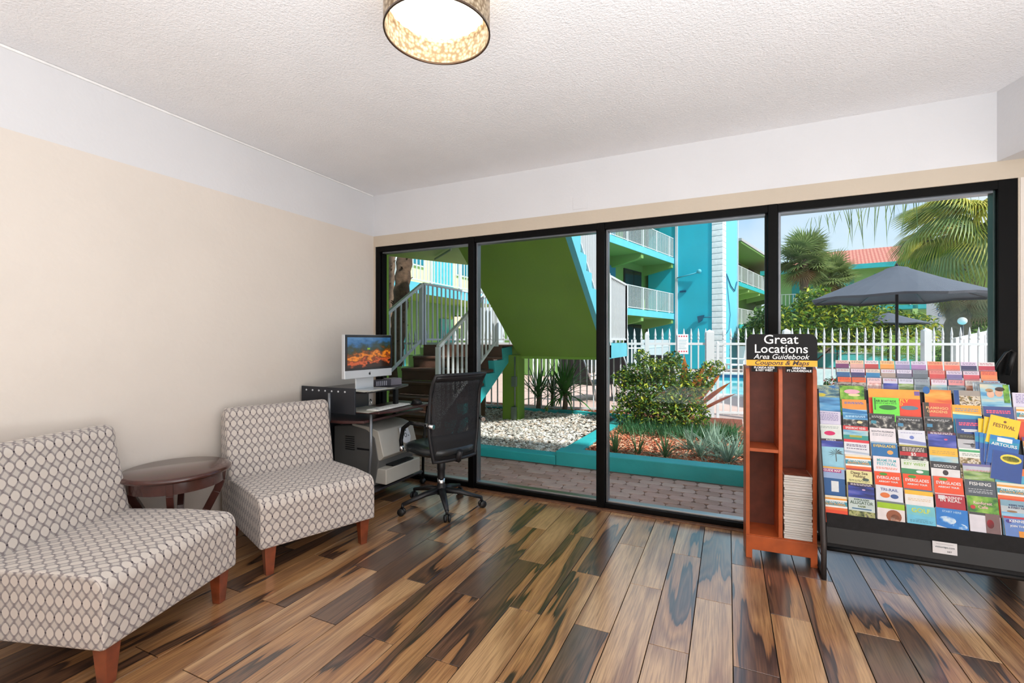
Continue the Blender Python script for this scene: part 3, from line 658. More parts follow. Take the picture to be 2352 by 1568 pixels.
# guidebook piles (standing in the right bay)
gm = mat('newsprint_edge', (226, 222, 212), .8, var=.06, vscale=3)
def pages_mat():
    m, t_, b = nodes_mat('page_edges')
    tcn = t_.nodes.new('ShaderNodeTexCoord'); wv = t_.nodes.new('ShaderNodeTexWave'); wv.bands_direction = 'Z'; wv.inputs['Scale'].default_value = 55
    wv.inputs['Distortion'].default_value = 1.2; t_.links.new(tcn.outputs['Object'], wv.inputs['Vector'])
    r = t_.nodes.new('ShaderNodeValToRGB'); t_.links.new(wv.outputs['Fac'], r.inputs[0])
    r.color_ramp.elements[0].color = srgb((196, 190, 184))+(1,); r.color_ramp.elements[1].color = srgb((236, 232, 226))+(1,)
    t_.links.new(r.outputs[0], b.inputs['Base Color']); b.inputs['Roughness'].default_value = .85; return m
pgm = pages_mat()
z = 0
for i in range(26):
    h_ = rnd.choice((.013, .015, .017)); dx = rnd.uniform(-.003, .003)
    g_ = MB().box(-.074+dx, .074+dx, 0, .185, .001, h_-.0006)
    cov = g_.build('guidebook', pgm, None, loc=(.29+.092, 3.277+rnd.uniform(-.004, .004), .1455+z), rot=(0, 0, R(2+rnd.uniform(-1, 1))), bevel=.0015)
    z += h_
    tag(cov, 'topmost guidebook of the white pile, with a reddish picture cover' if i == 25 else 'white-edged guidebook within the tall pile in the wooden rack', 'book', 'guidebooks piled in the wooden rack')
top = MB().box(-.07, .07, .004, .18, 0, .0006).build('cover', mat('cover_picture', (130, 70, 50), .4, var=.6, vscale=22), cov, loc=(0, 0, .017))

# ------------------------------------------------------------------ brochure rack
t = thing('brochure_rack', 'wide black tiered display rack holding rows of brochures', 'rack', (0, 0, 0))
bw = mat('black_ash_panel', (26, 26, 28), .5, spec=.25, var=.25, vscale=40)
X0, X1 = .492, 1.62
TY = lambda r: 3.45-.029*r
TZ = lambda r: 1.07-.0765*r
th = math.atan(.029/.0765)
MB().prism([(3.175, .165), (3.19, .165), (3.205, .362), (3.19, .362)], X0+.02, X1-.02, 'x').build('front_panel', bw, t, bevel=.002)
MB().tube([(X0+.01, 3.175, .165), (X1, 3.175, .165)], .012, 10).build('bottom_rail', blackM, t)
for r in range(10):
    y = TY(r)+.0115; z0 = TZ(r)-.19; z1 = TZ(r)-.02
    tn = math.tan(R(12))
    z0 = max(z0, .2)
    MB().prism([(y-(z1-z0)*tn+.0, z0), (y-(z1-z0)*tn+.003, z0), (y+.003, z1), (y, z1)], X0+.02, X1-.02, 'x').build('tier_panel', blackM, t)
MB().prism([(3.20, .165), (3.215, .165), (3.56, 1.0), (3.545, 1.0)], X0+.02, X1-.02, 'x').build('back_panel', blackM, t)
for x in (X0, X1):
    MB().tube([(x, 3.14, .0), (x, 3.145, .2), (x, 3.2, .45), (x, 3.36, .9), (x, 3.42, 1.04)], [.013, .015, .015, .012, .01], 10).build('side_post', mat('dark_metal_post', (76, 72, 72), .35, metal=.5), t)
    MB().prism([(3.16, .17), (3.56, .17), (3.56, 1.05), (3.43, 1.05)], x-.004+(.014 if x < 1 else -.014), x+.004+(.014 if x < 1 else -.014), 'x').build('side_panel', bw, t)
    MB().tube([(x, 3.14, .02), (x, 3.6, .02)], .014, 8).build('foot', blackM, t)
lb = MB().box(-.05, .05, -.001, .001, -.03, .03).build('name_plate', pm((228, 226, 228)), t, loc=(1.03, 3.172, .262), rot=(R(-4.5), 0, 0))
text('lettering', 'visitortips.com', .0135, pm((70, 90, 100)), lb, (0, -.0016, .004), RX)
text('lettering', '24/7', .011, pm((50, 50, 60)), lb, (.018, -.0016, -.017), RX)
MB().box(-.035, .035, -.0014, -.0011, .018, .0195).build('print_line', pm((150, 150, 156)), lb)

def photo(name, cols, scale=25, sx=1, sz=1, rough=.35):
    if name in MATS: return MATS[name]
    m, t_, b = nodes_mat(name)
    tcn = t_.nodes.new('ShaderNodeTexCoord'); v = t_.nodes.new('ShaderNodeVectorMath'); v.operation = 'MULTIPLY'; v.inputs[1].default_value = (sx, 1, sz)
    n = t_.nodes.new('ShaderNodeTexNoise'); n.inputs['Scale'].default_value = scale; n.inputs['Detail'].default_value = 3
    oi = t_.nodes.new('ShaderNodeObjectInfo'); va = t_.nodes.new('ShaderNodeVectorMath'); va.operation = 'ADD'
    t_.links.new(tcn.outputs['Object'], v.inputs[0]); t_.links.new(v.outputs[0], va.inputs[0]); t_.links.new(oi.outputs['Random'], va.inputs[1])
    t_.links.new(va.outputs[0], n.inputs['Vector'])
    r = t_.nodes.new('ShaderNodeValToRGB'); t_.links.new(n.outputs['Fac'], r.inputs[0]); e_ = r.color_ramp.elements
    k_ = len(cols)
    e_[0].position = .32; e_[0].color = srgb(cols[0])+(1,); e_[1].position = .68; e_[1].color = srgb(cols[-1])+(1,)
    for i in range(1, k_-1): q = e_.new(.32+.36*i/(k_-1)); q.color = srgb(cols[i])+(1,)
    t_.links.new(r.outputs[0], b.inputs['Base Color']); b.inputs['Roughness'].default_value = rough
    return m
PH = {
 'bay': photo('photo_bay', [(30, 90, 150), (90, 165, 215), (150, 200, 225)], 14, .4, 2),
 'isl': photo('photo_island', [(30, 70, 90), (70, 120, 140), (170, 190, 150), (40, 110, 170)], 22, .5, 2),
 'dark': photo('photo_dark', [(18, 18, 22), (30, 30, 34), (90, 90, 88), (210, 205, 195)], 45),
 'night': photo('photo_night', [(20, 30, 90), (50, 70, 170), (120, 120, 200)], 16, .4, 2),
 'food': photo('photo_food', [(60, 80, 40), (150, 120, 70), (230, 220, 200), (90, 60, 40)], 60),
 'green': photo('photo_green', [(30, 100, 30), (110, 170, 40), (160, 200, 80)], 26),
 'grass': photo('photo_field', [(80, 120, 60), (150, 180, 100), (190, 200, 170)], 30, .5, 2),
 'pink': photo('photo_pink', [(190, 120, 120), (230, 180, 170), (250, 235, 230)], 40),
 'cars': photo('photo_cars', [(40, 34, 34), (120, 100, 90), (200, 190, 180), (70, 60, 70)], 50, .6, 1.6),
 'skin': photo('photo_face', [(140, 70, 50), (220, 150, 120), (240, 200, 180)], 20),
 'beach': photo('photo_beach', [(60, 140, 190), (150, 200, 215), (220, 210, 180)], 20, .4, 2),
 'sun': photo('photo_sunset', [(220, 90, 40), (240, 150, 50), (250, 190, 90)], 14, .4, 1.5),
 'cloud': photo('photo_cloud', [(20, 110, 200), (40, 140, 220), (200, 225, 245), (240, 245, 250)], 22),
 'grey': photo('photo_grey', [(90, 110, 120), (150, 165, 175), (200, 210, 215)], 24, .4, 2),
 'gator': photo('photo_reptile', [(40, 50, 30), (120, 130, 70), (180, 180, 120), (60, 50, 60)], 45),
}
def cm(c): return PH[c] if isinstance(c, str) else pm(c)
def leaflet(label, bands, cx, ytop, ztop, w=.121, h=.2, tilt=12, thick=.008, titles=(), roll=0, group='brochures in the black rack', lines=None, name='brochure', extra=None, n_copies=0):
    """bands: [(height, colour)] downwards; titles: [(text, size, colour, dz)]"""
    m_ = MB(); mats = [pm((232, 230, 226))]; hw_ = w/2
    m_.box(-hw_, hw_, 0, thick, -h, 0, 0)
    del m_.f[2]; del m_.m[2]; del m_.sm[2]                     # the plain front is replaced by the printed strips
    z_ = 0
    tot = sum(b_[0] for b_ in bands)
    if tot < h: bands = list(bands)+[(h-tot, bands[-1][1])]
    for hh_, col in bands:
        mm_ = cm(col)
        if mm_ not in mats: mats.append(mm_)
        z2 = max(-h, z_-hh_)
        m_.add([(-hw_, 0, z2), (hw_, 0, z2), (hw_, 0, z_), (-hw_, 0, z_)], [(0, 1, 2, 3)], mats.index(mm_))
        z_ = z2
        if z_ <= -h+1e-6: break
    o = m_.build(name, mats, None, loc=(cx, ytop, ztop), rot=(R(-tilt), R(roll), 0))
    tag(o, label, 'brochure', group)
    for (s_, sz, col, dz) in titles:
        tx = text('title', s_, sz, pm(col), o, (0, -.0007, -dz), RX, extrude=.0003, offset=.0003)
        wid = len(s_)*sz*.6
        if wid > w*.88: tx.scale = (w*.88/wid, 1, 1)
    if lines:
        col, zs, ln = lines; lm = MB()
        for q in zs:
            x_ = -hw_*.8
            while x_ < hw_*.75:
                l_ = rnd.uniform(.006, .016); l_ = min(l_, hw_*.8-x_); lm.box(x_, x_+l_, -.0006, -.0001, -q-ln, -q); x_ += l_+.003
        lm.build('small_print', pm(col), o)
    if extra: extra(o, hw_)
    return o
W_ = (238, 238, 236); DK = (28, 28, 32)
def shape(kind, col, cx, cz, sx, sz):
    def f(o, hw_):
        m_ = MB()
        if kind == 'disc': m_.prism([(cx+sx*math.cos(2*pi*i/16), cz+sz*math.sin(2*pi*i/16)) for i in range(16)], -.0009, -.0002, 'y')
        elif kind == 'box': m_.box(cx-sx, cx+sx, -.0009, -.0002, cz-sz, cz+sz)
        elif kind == 'wave': m_.prism([(-hw_, cz-sz), (hw_, cz-sz*1.8), (hw_, cz-sz*.4), (0, cz+sz*.3), (-hw_, cz+sz)], -.0009, -.0002, 'y')
        elif kind == 'palm':
            for i in range(9):
                a_ = R(200-i*27.5+20); m_.prism([(cx, cz), (cx+sx*.6*math.cos(a_+.12), cz+sz*.6*math.sin(a_+.12)+.004), (cx+sx*math.cos(a_), cz+sz*math.sin(a_)-.003), (cx+sx*.5*math.cos(a_-.1), cz+sz*.5*math.sin(a_-.1))], -.0009, -.0002, 'y')
            m_.box(cx-.002, cx+.002, -.0009, -.0002, cz-sz*1.3, cz)
        m_.build('printed_shape', cm(col), o)
    return f
def multi(*fs):
    def f(o, hw_):
        for q in fs: q(o, hw_)
    return f
ATT = [(.012, (238, 226, 200)), (.010, (236, 160, 60)), (.008, (230, 236, 240)), (.024, (60, 150, 170)), (.01, (240, 240, 236)), (.014, (234, 110, 50)), (.1, (232, 76, 40))]
ATTt = [('ATTRACTIONS', .014, (240, 240, 230), .035), ('SOUTH FLORIDA', .014, (240, 170, 60), .047)]
EV = [(.012, (240, 84, 36)), (.2, (240, 80, 32))]
EVt = [('EVERGLADES', .022, W_, .033), ('AIRBOAT TOUR', .012, W_, .054)]
EVx = shape('disc', (70, 150, 40), -.02, -.013, .018, .008)
B = [
 # col,row,bands,titles,lines,extra,label, opts
 (0,0,[(.075,'isl'),(.12,'bay')],[],((60,90,130),(.018,.024),.003),shape('disc',(214,200,60),-.03,-.06,.02,.01),'blue brochure with a yellow-green island photo, top left of the rack',{}),
 (0,2,[(.2,(214,208,228))],[],((110,100,160),(.01,.02,.028,.036,.044,.052),.003),None,'lavender brochure printed with lines of small text, left column',{}),
 (0,3,[(.03,(226,230,226)),(.1,(220,228,222))],[],((150,170,160),(.012,.02),.003),shape('disc',(216,20,100),.0,-.052,.028,.013),'white brochure with a bright pink shape, left column',{}),
 (0,4,[(.012,(60,40,60)),(.035,'night'),(.1,(150,205,225))],[('FLORIDA',.012,W_,.007)],None,shape('palm',(70,80,80),.02,-.085,.04,.035),'dark blue night brochure above a palm on pale blue, left column',{}),
 (0,6,[(.01,(230,170,80)),(.055,(150,175,215)),(.1,(30,90,150))],[('GUIDE MAP',.016,W_,.022)],None,multi(shape('box',(170,30,120),0,-.022,.045,.009),shape('box',(226,230,232),.012,-.11,.018,.03)),'blue guide map brochure picturing a hand holding a phone',{}),
 (0,8,ATT,ATTt,None,None,'orange and teal attractions brochure at the bottom of the left column',{}),
 (1,0,[(.2,'green')],[],None,multi(shape('disc',(230,170,190),0,-.035,.04,.014),shape('disc',(236,214,170),.01,-.055,.03,.008)),'green brochure with pink lettering under the clear card holder',{}),
 (1,1,[(.06,(240,150,60)),(.1,'bay')],[],((120,120,170),(.015,.022),.005),shape('wave',(40,120,180),0,-.066,0,.012),'orange brochure with a blue wave, second column from the left',{}),
 (1,2,[(.035,'bay'),(.05,'dark')],[],((180,220,240),(.012,.018),.004),shape('disc',(226,210,160),.02,-.05,.014,.008),'blue bay brochure with dark lower picture and pale moon shape',{}),
 (1,3,[(.024,(214,50,56)),(.03,'beach'),(.03,(50,150,140))],[('SPEEDBOAT RIDES',.017,W_,.013)],None,shape('box',(170,170,60),0,-.06,.03,.006),'red-topped speedboat rides brochure with yellow boat',{}),
 (1,4,[(.016,(222,60,70)),(.1,(226,226,232))],[],((90,80,110),(.028,.036,.05),.004),shape('wave',(180,190,205),0,-.07,0,.006),'white brochure with a slanting red stripe across its top',{}),
 (1,5,ATT,ATTt,None,None,'orange and teal attractions brochure directly above the deep sea fishing one',{}),
 (1,6,[(.008,(170,60,80)),(.2,(230,222,160))],[('Deep Sea',.021,(80,50,20),.022),('Fishing',.021,(80,50,20),.04)],((110,110,80),(.06,.066),.003),shape('disc',(70,90,80),.03,-.055,.016,.008),'pale yellow deep sea fishing brochure with a leaping fish',{}),
 (1,7,[(.016,(50,30,50)),(.1,'night')],[],((220,210,220),(.004,.01),.003),shape('disc',(220,180,220),.012,-.035,.008,.004),'dark blue night brochure just above the alligator one',{}),
 (1,8,[(.07,(200,214,210)),(.2,'gator')],[('EVERGLADES',.012,(60,90,70),.009),('ALLIGATOR',.024,(50,84,60),.026),('FARM',.014,(90,110,30),.045)],None,shape('box',(60,110,150),0,-.058,.045,.003),'pale green alligator farm brochure in the bottom row',{}),
 (2,2,[(.012,(60,60,64)),(.012,DK),(.2,'dark')],[],((200,200,200),(.014,.02),.003),shape('box',(60,140,160),-.04,-.05,.012,.009),'black brochure with white swirl pictures, third column from left',{}),
 (2,3,[(.2,(232,224,228))],[('SOUTH FLORIDA',.014,(110,110,120),.02)],((140,140,150),(.032,.04),.003),None,'plain pale pink-white brochure above the blue and yellow one',{}),
 (2,4,[(.008,(150,180,200)),(.1,(30,110,170))],[('EVERGLADES',.021,(244,210,60),.022)],None,shape('disc',(230,170,90),.025,-.055,.014,.012),'blue brochure with yellow everglades lettering',{}),
 (2,5,[(.2,(238,228,232))],[('MIAMI FILM',.022,(90,180,190),.022),('FESTIVAL',.023,(90,190,200),.042)],((230,120,80),(.06,.066),.003),None,'white film festival brochure with blue and orange letters',{}),
 (2,6,EV,EVt,None,EVx,'leftmost of the three orange airboat tour brochures',{}),
 (2,7,[(.2,(226,228,236))],[('TRI-RAIL',.021,(70,90,150),.022)],None,multi(shape('disc',(226,120,60),-.02,-.052,.022,.014),shape('disc',(60,90,150),.022,-.054,.018,.012)),'white train brochure with orange and blue shapes',{}),
 (2,8,[(.01,(110,120,120)),(.03,(160,200,30)),(.2,(230,222,220))],[],None,multi(shape('disc',(150,84,50),.012,-.078,.034,.034),shape('disc','skin',.018,-.09,.022,.024)),'green-topped brochure showing a smiling face, bottom row',{}),
 (3,2,[(.01,(90,90,90)),(.014,DK),(.2,'dark')],[],((200,200,200),(.014,.02),.003),shape('box',(70,140,180),-.04,-.05,.012,.009),'black brochure with swirls, directly right of its twin in third column',{}),
 (3,3,[(.2,(224,226,236))],[],((150,150,190),(.014,),.003),multi(shape('wave',(130,140,190),0,-.06,0,.012),shape('disc',(110,130,200),0,-.04,.01,.01)),'white brochure with a faint blue wave and crest',{}),
 (3,4,[(.008,(190,180,90)),(.03,(40,34,34)),(.022,(190,30,40)),(.1,'dark')],[('$5',.024,W_,.05)],((230,220,210),(.014,.022,.03),.004),None,'black and red coupon brochure marked five dollars',{}),
 (3,5,[(.05,(226,232,222)),(.1,(60,140,90))],[('KEY WEST',.021,(150,196,90),.024)],((150,180,150),(.006,),.003),shape('disc',(230,236,232),.02,-.062,.016,.008),'white brochure with light green key west lettering',{}),
 (3,6,EV,EVt,None,EVx,'middle one of the three orange airboat tour brochures',{}),
 (3,7,[(.008,(90,110,130)),(.022,(244,190,50)),(.1,(236,232,228))],[],((220,190,150),(.05,.058),.003),None,'yellow-banded white brochure above the golf one',{}),
 (3,8,[(.05,(120,200,210)),(.1,(110,196,224))],[('GOLF',.032,(220,224,50),.026)],((80,140,170),(.076,.083),.003),shape('disc',(90,160,190),.0,-.07,.03,.002),'light blue golf brochure with yellow lettering, bottom row',{}),
 (4,1,[(.2,(216,82,66))],[('FLAMINGO',.02,(246,196,130),.03),('GARDENS',.02,(246,196,130),.05)],None,shape('box',(70,60,50),-.047,-.05,.012,.05),'red flamingo brochure with pale orange lettering',{}),
 (4,2,[(.01,(90,90,90)),(.014,DK),(.2,'dark')],[],((200,200,200),(.014,.02),.003),shape('box',(70,140,180),-.04,-.05,.012,.009),'rightmost of the black brochures with white swirls, fifth column',{}),
 (4,3,[(.014,(90,30,50)),(.1,'night')],[],((230,220,230),(.004,.01),.003),shape('disc',(214,90,130),.016,-.04,.008,.005),'dark blue night brochure below the black swirl brochures, fifth column',{}),
 (4,4,[(.046,(246,186,50)),(.1,'beach')],[],((200,160,80),(.02,.03),.004),None,'yellow brochure over a pale sea photo, fifth column',{}),
 (4,5,[(.036,(44,42,46)),(.1,(230,226,226))],[],((220,220,220),(.016,.024),.004),shape('disc',(50,34,40),.0,-.056,.012,.014),'black and white brochure with a small drawn head',{}),
 (4,6,EV,EVt,None,EVx,'rightmost of the three orange airboat tour brochures',{}),
 (4,7,[(.006,(230,190,190)),(.2,(180,36,54))],[('IN REAL',.024,W_,.035)],((240,220,220),(.014,.02),.004),shape('box',(226,220,224),-.035,-.02,.014,.01),'dark red brochure with slanted white lettering',{}),
 (4,8,[(.2,(30,124,208))],[('START HERE',.014,(170,210,240),.016)],None,multi(shape('disc','cloud',-.02,-.06,.036,.02),shape('disc','cloud',.03,-.085,.03,.016),shape('wave',(220,222,228),0,-.11,0,.02)),'bright blue travel magazine with white clouds, bottom row',{'w':.13}),
 (5,1,[(.05,(246,170,50)),(.1,(60,150,190))],[],((130,150,170),(.018,.028),.005),shape('wave',(250,224,150),0,-.045,0,.006),'yellow-orange brochure with white stripe and blue waves below',{}),
 (5,2,[(.2,(50,76,140))],[],((236,90,120),(.018,.028),.007),multi(shape('box',W_,0,-.058,.04,.003),shape('box',W_,0,-.066,.03,.003)),'navy blue brochure with pink title, left of the yellow festival leaflets',{}),
 (5,3,[(.03,(50,52,56)),(.2,(190,190,194))],[],((120,120,90),(.01,.016),.003),multi(shape('disc',(60,62,66),-.01,-.054,.03,.003),shape('disc',(90,90,96),.0,-.06,.008,.012)),'grey brochure with black top, left of the tilted teal leaflet',{}),
 (5,4,[(.008,(230,236,230)),(.012,(70,170,110)),(.03,(232,234,228)),(.1,'food')],[],((150,160,150),(.028,.036),.004),None,'white and green brochure with a food photo strip',{}),
 (5,5,[(.012,(120,110,160)),(.022,(190,196,206)),(.1,'grass')],[],((210,140,160),(.03,.035),.003),None,'lavender brochure with a hazy meadow picture',{}),
 (5,6,[(.2,(76,84,94))],[('FISHING',.024,W_,.02)],((200,205,210),(.045,.055,.062),.003),None,'slate grey fishing brochure with white title',{}),
 (5,7,[(.2,'green')],[('Rainforest',.021,(240,200,200),.034),('Cafe',.021,(240,180,190),.054)],None,shape('disc',(200,40,50),-.04,-.056,.01,.01),'green cafe brochure with rounded pink lettering',{}),
 (5,8,[(.012,(60,60,60)),(.2,(222,218,226))],[],None,multi(shape('box',(120,90,90),.03,-.06,.028,.06),shape('disc',(200,30,50),.02,-.05,.014,.022)),'white brochure with a red glass on a dark strip, bottom row',{}),
 (6,1,[(.2,(58,76,140))],[],((236,90,120),(.02,.03),.007),multi(shape('box',W_,0,-.062,.04,.003),shape('box',W_,0,-.07,.03,.003)),'navy blue brochure with pink title, below the couple photo',{}),
 (6,5,[(.036,(240,124,46)),(.1,(80,170,200))],[('AIR',.024,W_,.018),('TOURS',.024,W_,.04)],None,shape('box',(40,90,110),-.02,-.066,.02,.002),'orange air tours brochure over pale blue, right column',{}),
 (6,6,ATT,ATTt,None,None,'orange and teal attractions brochure right of the slate fishing one',{}),
 (6,7,[(.03,(130,170,190)),(.03,(190,200,205)),(.1,'bay')],[('KEEPS YOU',.012,(40,50,100),.024),('& EVERY NO',.012,(40,50,100),.036)],None,shape('disc',(150,110,70),-.02,-.055,.02,.005),'pale blue brochure with swimming animals, lower right column',{}),
 (6,8,[(.01,(190,40,60)),(.2,(100,134,200))],[('KENNEDY',.018,W_,.022),('JOIN THE CO',.013,W_,.046)],None,multi(shape('disc',(70,50,140),-.042,-.024,.012,.009),shape('box',(232,150,40),.0,-.1,.01,.032)),'blue space centre brochure with orange rocket, bottom row',{}),
 (7,0,[(.2,(222,214,232))],[],((110,100,160),(.01,.02,.028,.036,.044,.052),.003),None,'lavender brochure with small text lines, top right by the wall',{}),
 (7,1,ATT,ATTt,None,None,'orange and teal attractions brochure at the far right, near the top',{}),
 (7,3,[(.02,(120,50,130)),(.03,(230,160,60)),(.1,(226,226,230))],[],None,None,'purple and orange brochure at the right edge, behind the yellow leaflets',{}),
 (7,5,[(.036,(236,120,50)),(.1,(80,160,120))],[],None,None,'orange and green brochure at the right edge, mid height',{}),
 (7,7,[(.03,(70,150,170)),(.1,(210,220,225))],[],None,None,'teal and white brochure at the right edge, low down',{}),
]
for (c_, r_, bands, titles, lines, extra, lab, op) in B:
    leaflet(lab, bands, .555+.130*c_+rnd.uniform(-.003, .003), TY(r_), TZ(r_)+rnd.uniform(-.004, .004), h=.19 if r_ < 8 else .15, titles=titles, lines=lines, extra=extra, roll=rnd.uniform(-1.2, 1.2), **op)
# wide leaflets at the top
leaflet('wide orange butterfly brochure with yellow lettering on red', [(.052, (246, 164, 54)), (.004, (220, 120, 40)), (.1, (232, 70, 40))], .884, TY(.2), TZ(.1), w=.242,
        titles=[('BUTTERFLY', .026, (250, 210, 60), .066), ('WORLD', .022, (250, 210, 60), .086)], extra=multi(shape('box', (120, 90, 160), .108, -.02, .012, .012), shape('disc', (90, 130, 150), .07, -.105, .04, .012)))
leaflet('bright lime green air boat ride leaflet standing in front of the orange one', [(.2, (110, 226, 70))], .84, TY(1)-.006, TZ(.72), w=.125, h=.14, titles=[('AIR BOAT RIDE', .018, (30, 70, 30), .022)],
        lines=((40, 90, 40), (.033,), .003), extra=multi(shape('box', (40, 120, 40), -.052, -.04, .003, .034), shape('disc', (40, 110, 40), .008, -.058, .042, .014)))
leaflet('orange sunset brochure with a blue corner below the clear card holder', [(.2, 'sun')], 1.085, TY(.3), TZ(.02), w=.118, extra=shape('disc', (30, 100, 170), -.05, -.004, .016, .022))
leaflet('brown picture brochure with navy edge left of the couple photo', [(.03, (160, 150, 140)), (.1, 'food')], 1.212, TY(.2), TZ(.0), w=.112, extra=shape('box', (20, 70, 140), -.045, -.04, .011, .04))
def couple(o, hw_):
    for q in (shape('disc', (226, 178, 150), -.02, -.055, .016, .02), shape('disc', (220, 170, 140), .014, -.048, .016, .02),
              shape('disc', (60, 40, 34), .02, -.026, .02, .012), shape('disc', (180, 140, 90), -.024, -.034, .016, .01), shape('box', 'green', .045, -.05, .012, .05)): q(o, hw_)
leaflet('glossy brochure with a photo of two smiling people by the sea', [(.2, 'beach')], 1.333, TY(-.2), TZ(-.5), w=.122, h=.17, extra=couple)
for i in range(3):
    leaflet('grey-white brochure edge standing just left of the couple photo' if i == 0 else 'thin pale leaflet, %s behind the couple photo' % ('', 'second', 'third')[i], [(.2, 'grey')], 1.325-.008*i, TY(-.5)+.006*i, TZ(-.55)+.002*i, w=.12, h=.16, thick=.003)
for i in range(3):
    leaflet('yellow festival leaflet tilted forward, with large lettering' if i == 2 else 'yellow leaflet, %s of the fan behind the tilted festival one' % ('outermost', 'inner')[i], [(.2, (248, 206, 28))], 1.30+.022*i, TY(2)-.01-.009*i, TZ(1.85)+.008*i-.006, w=.122, h=.15, roll=(4, 8, 14)[i], thick=.006,
            titles=[('FESTIVAL', .028, (120, 60, 30), .05)] if i == 2 else (), extra=shape('disc', (120, 60, 30), .0, -.024, .006, .006) if i == 2 else None)
for i in range(4):
    leaflet('teal and blue air tours leaflet tilted in front of its pile' if i == 3 else 'teal leaflet edge, %s left of the tilted tours one' % ('farthest', 'second farthest', 'nearest')[i], [(.022, (20, 130, 200)), (.03, (30, 150, 190)), (.2, (20, 90, 170))], 1.275+.018*i, TY(3)-.004-.008*i, TZ(2.85)-.004*i, w=.118, h=.15, roll=(2, 4, 6, 10)[i], thick=.005,
            titles=[('AIRTOURS', .022, W_, .045)] if i == 3 else (), extra=shape('box', (236, 236, 240), .0, -.018, .03, .011) if i == 3 else None)
for i in range(3):
    leaflet('dark blue leaflet with a yellow oval, tilted over its pile' if i == 2 else 'dark blue leaflet edge, %s behind the yellow oval one' % ('farther', 'directly')[i], [(.2, (24, 70, 150))], 1.29+.022*i, TY(4)-.002-.008*i, TZ(3.9)-.004*i, w=.12, h=.15, roll=(3, 6, 9)[i], thick=.005,
            extra=multi(shape('disc', (244, 220, 70), .012, -.034, .042, .024), shape('disc', (70, 110, 60), .012, -.034, .034, .014)) if i == 2 else None)

# clear card holder on top
t = thing('card_holder', 'clear acrylic stepped card holder on top of the brochure rack', 'card holder', (0, 0, 0))
acr = glass('clear_acrylic', (.93, .95, .96), .3)
acE = mat('acrylic_edge', (226, 232, 236), .2, var=.02)
CP = .0767; cx0 = .66
for r in range(3):
    y = 3.585-.03*r; zt = 1.225-.052*r
    MB().box(cx0-CP/2, cx0+CP*9.5, y-.0035, y-.0015, zt-.1, zt-.045).build('front_plate', acr, t)
    MB().box(cx0-CP/2, cx0+CP*9.5, y-.005, y-.001, zt-.103, zt-.1).build('front_edge', acE, t)
for i in range(11):
    MB().box(cx0+CP*(i-.5)-.0012, cx0+CP*(i-.5)+.0012, 3.515, 3.6, 1.03, 1.085).build('divider', acE, t)
MB().box(cx0-CP/2, cx0+CP*9.5, 3.51, 3.6, 1.024, 1.028).build('base', acE, t)
cards = [
 [((226,200,190),(120,60,110)),((240,196,160),(220,170,160)),((236,220,224),(190,70,70)),((232,196,140),(236,160,80)),((206,196,220),(150,140,180)),((220,210,230),(170,130,180)),((240,160,120),(226,110,90)),((238,180,160),(230,120,100)),((220,200,226),(60,60,100)),((232,226,226),(190,60,80))],
 [((200,214,210),(50,100,150)),((232,210,224),(60,60,110)),((226,208,190),(50,130,180)),((220,216,226),(170,150,140)),((222,214,232),(110,110,130)),((130,140,150),(100,110,120)),((226,140,130),(210,80,80)),((222,204,222),(120,110,160)),((222,200,214),(210,90,100)),((240,120,80),(236,140,90))],
 [((232,104,50),'cars'),((232,104,50),'cars'),((236,196,196),'pink'),((210,206,224),'night'),((216,214,230),'grass'),((150,160,170),'grey'),((230,214,226),'beach'),((232,150,150),'grey'),((226,214,206),'skin'),((160,200,230),'beach')]]
rowname = ('back', 'middle', 'front'); ordn = ('leftmost', 'second', 'third', 'fourth', 'fifth', 'sixth', 'seventh', 'eighth', 'ninth', 'rightmost')
def cname(c):
    if isinstance(c, str): return {'cars': 'dark street photo', 'pink': 'pink blossom photo', 'night': 'blue night photo', 'grass': 'green field photo', 'grey': 'grey sea photo', 'beach': 'beach photo', 'skin': 'brown photo'}[c]
    r_, g_, b_ = c
    if max(c)-min(c) < 26: return 'grey' if r_ < 190 else 'white'
    if r_ > 200 and g_ > 140 and b_ < 170: return 'pale orange'
    if r_ > 180 and g_ < 130: return 'red'
    if b_ > r_+20: return 'blue'
    if r_ > 180: return 'pinkish'
    return 'purple'
for r in range(3):
    for i in range(10):
        a_, b_ = cards[r][i]
        hd = .022 if r < 2 else .03
        leaflet('%s card with %s, %s in %s row of clear holder' % (cname(a_), cname(b_), ordn[i], rowname[r]), [(hd, a_), (.1, b_)], cx0+CP*i+rnd.uniform(-.002, .002), 3.592-.03*r, 1.225-.052*r, w=.07, h=.095, tilt=9, thick=.006,
                group='cards in the clear holder', lines=((170, 60, 80) if i % 3 == 0 else (110, 110, 130), (.006, .013), .0025), name='rack_card')

# black strap handle by the right jamb
t = thing('black_strap', 'black looped strap handle by the right window jamb', 'strap', (0, 0, 0))
MB().tube([(1.40, 3.655, 1.15), (1.425, 3.65, 1.22), (1.455, 3.645, 1.28), (1.475, 3.645, 1.295), (1.49, 3.65, 1.28), (1.485, 3.655, 1.24), (1.47, 3.66, 1.15)], .012, 8, flat=.5).build('strap', blackM, t)

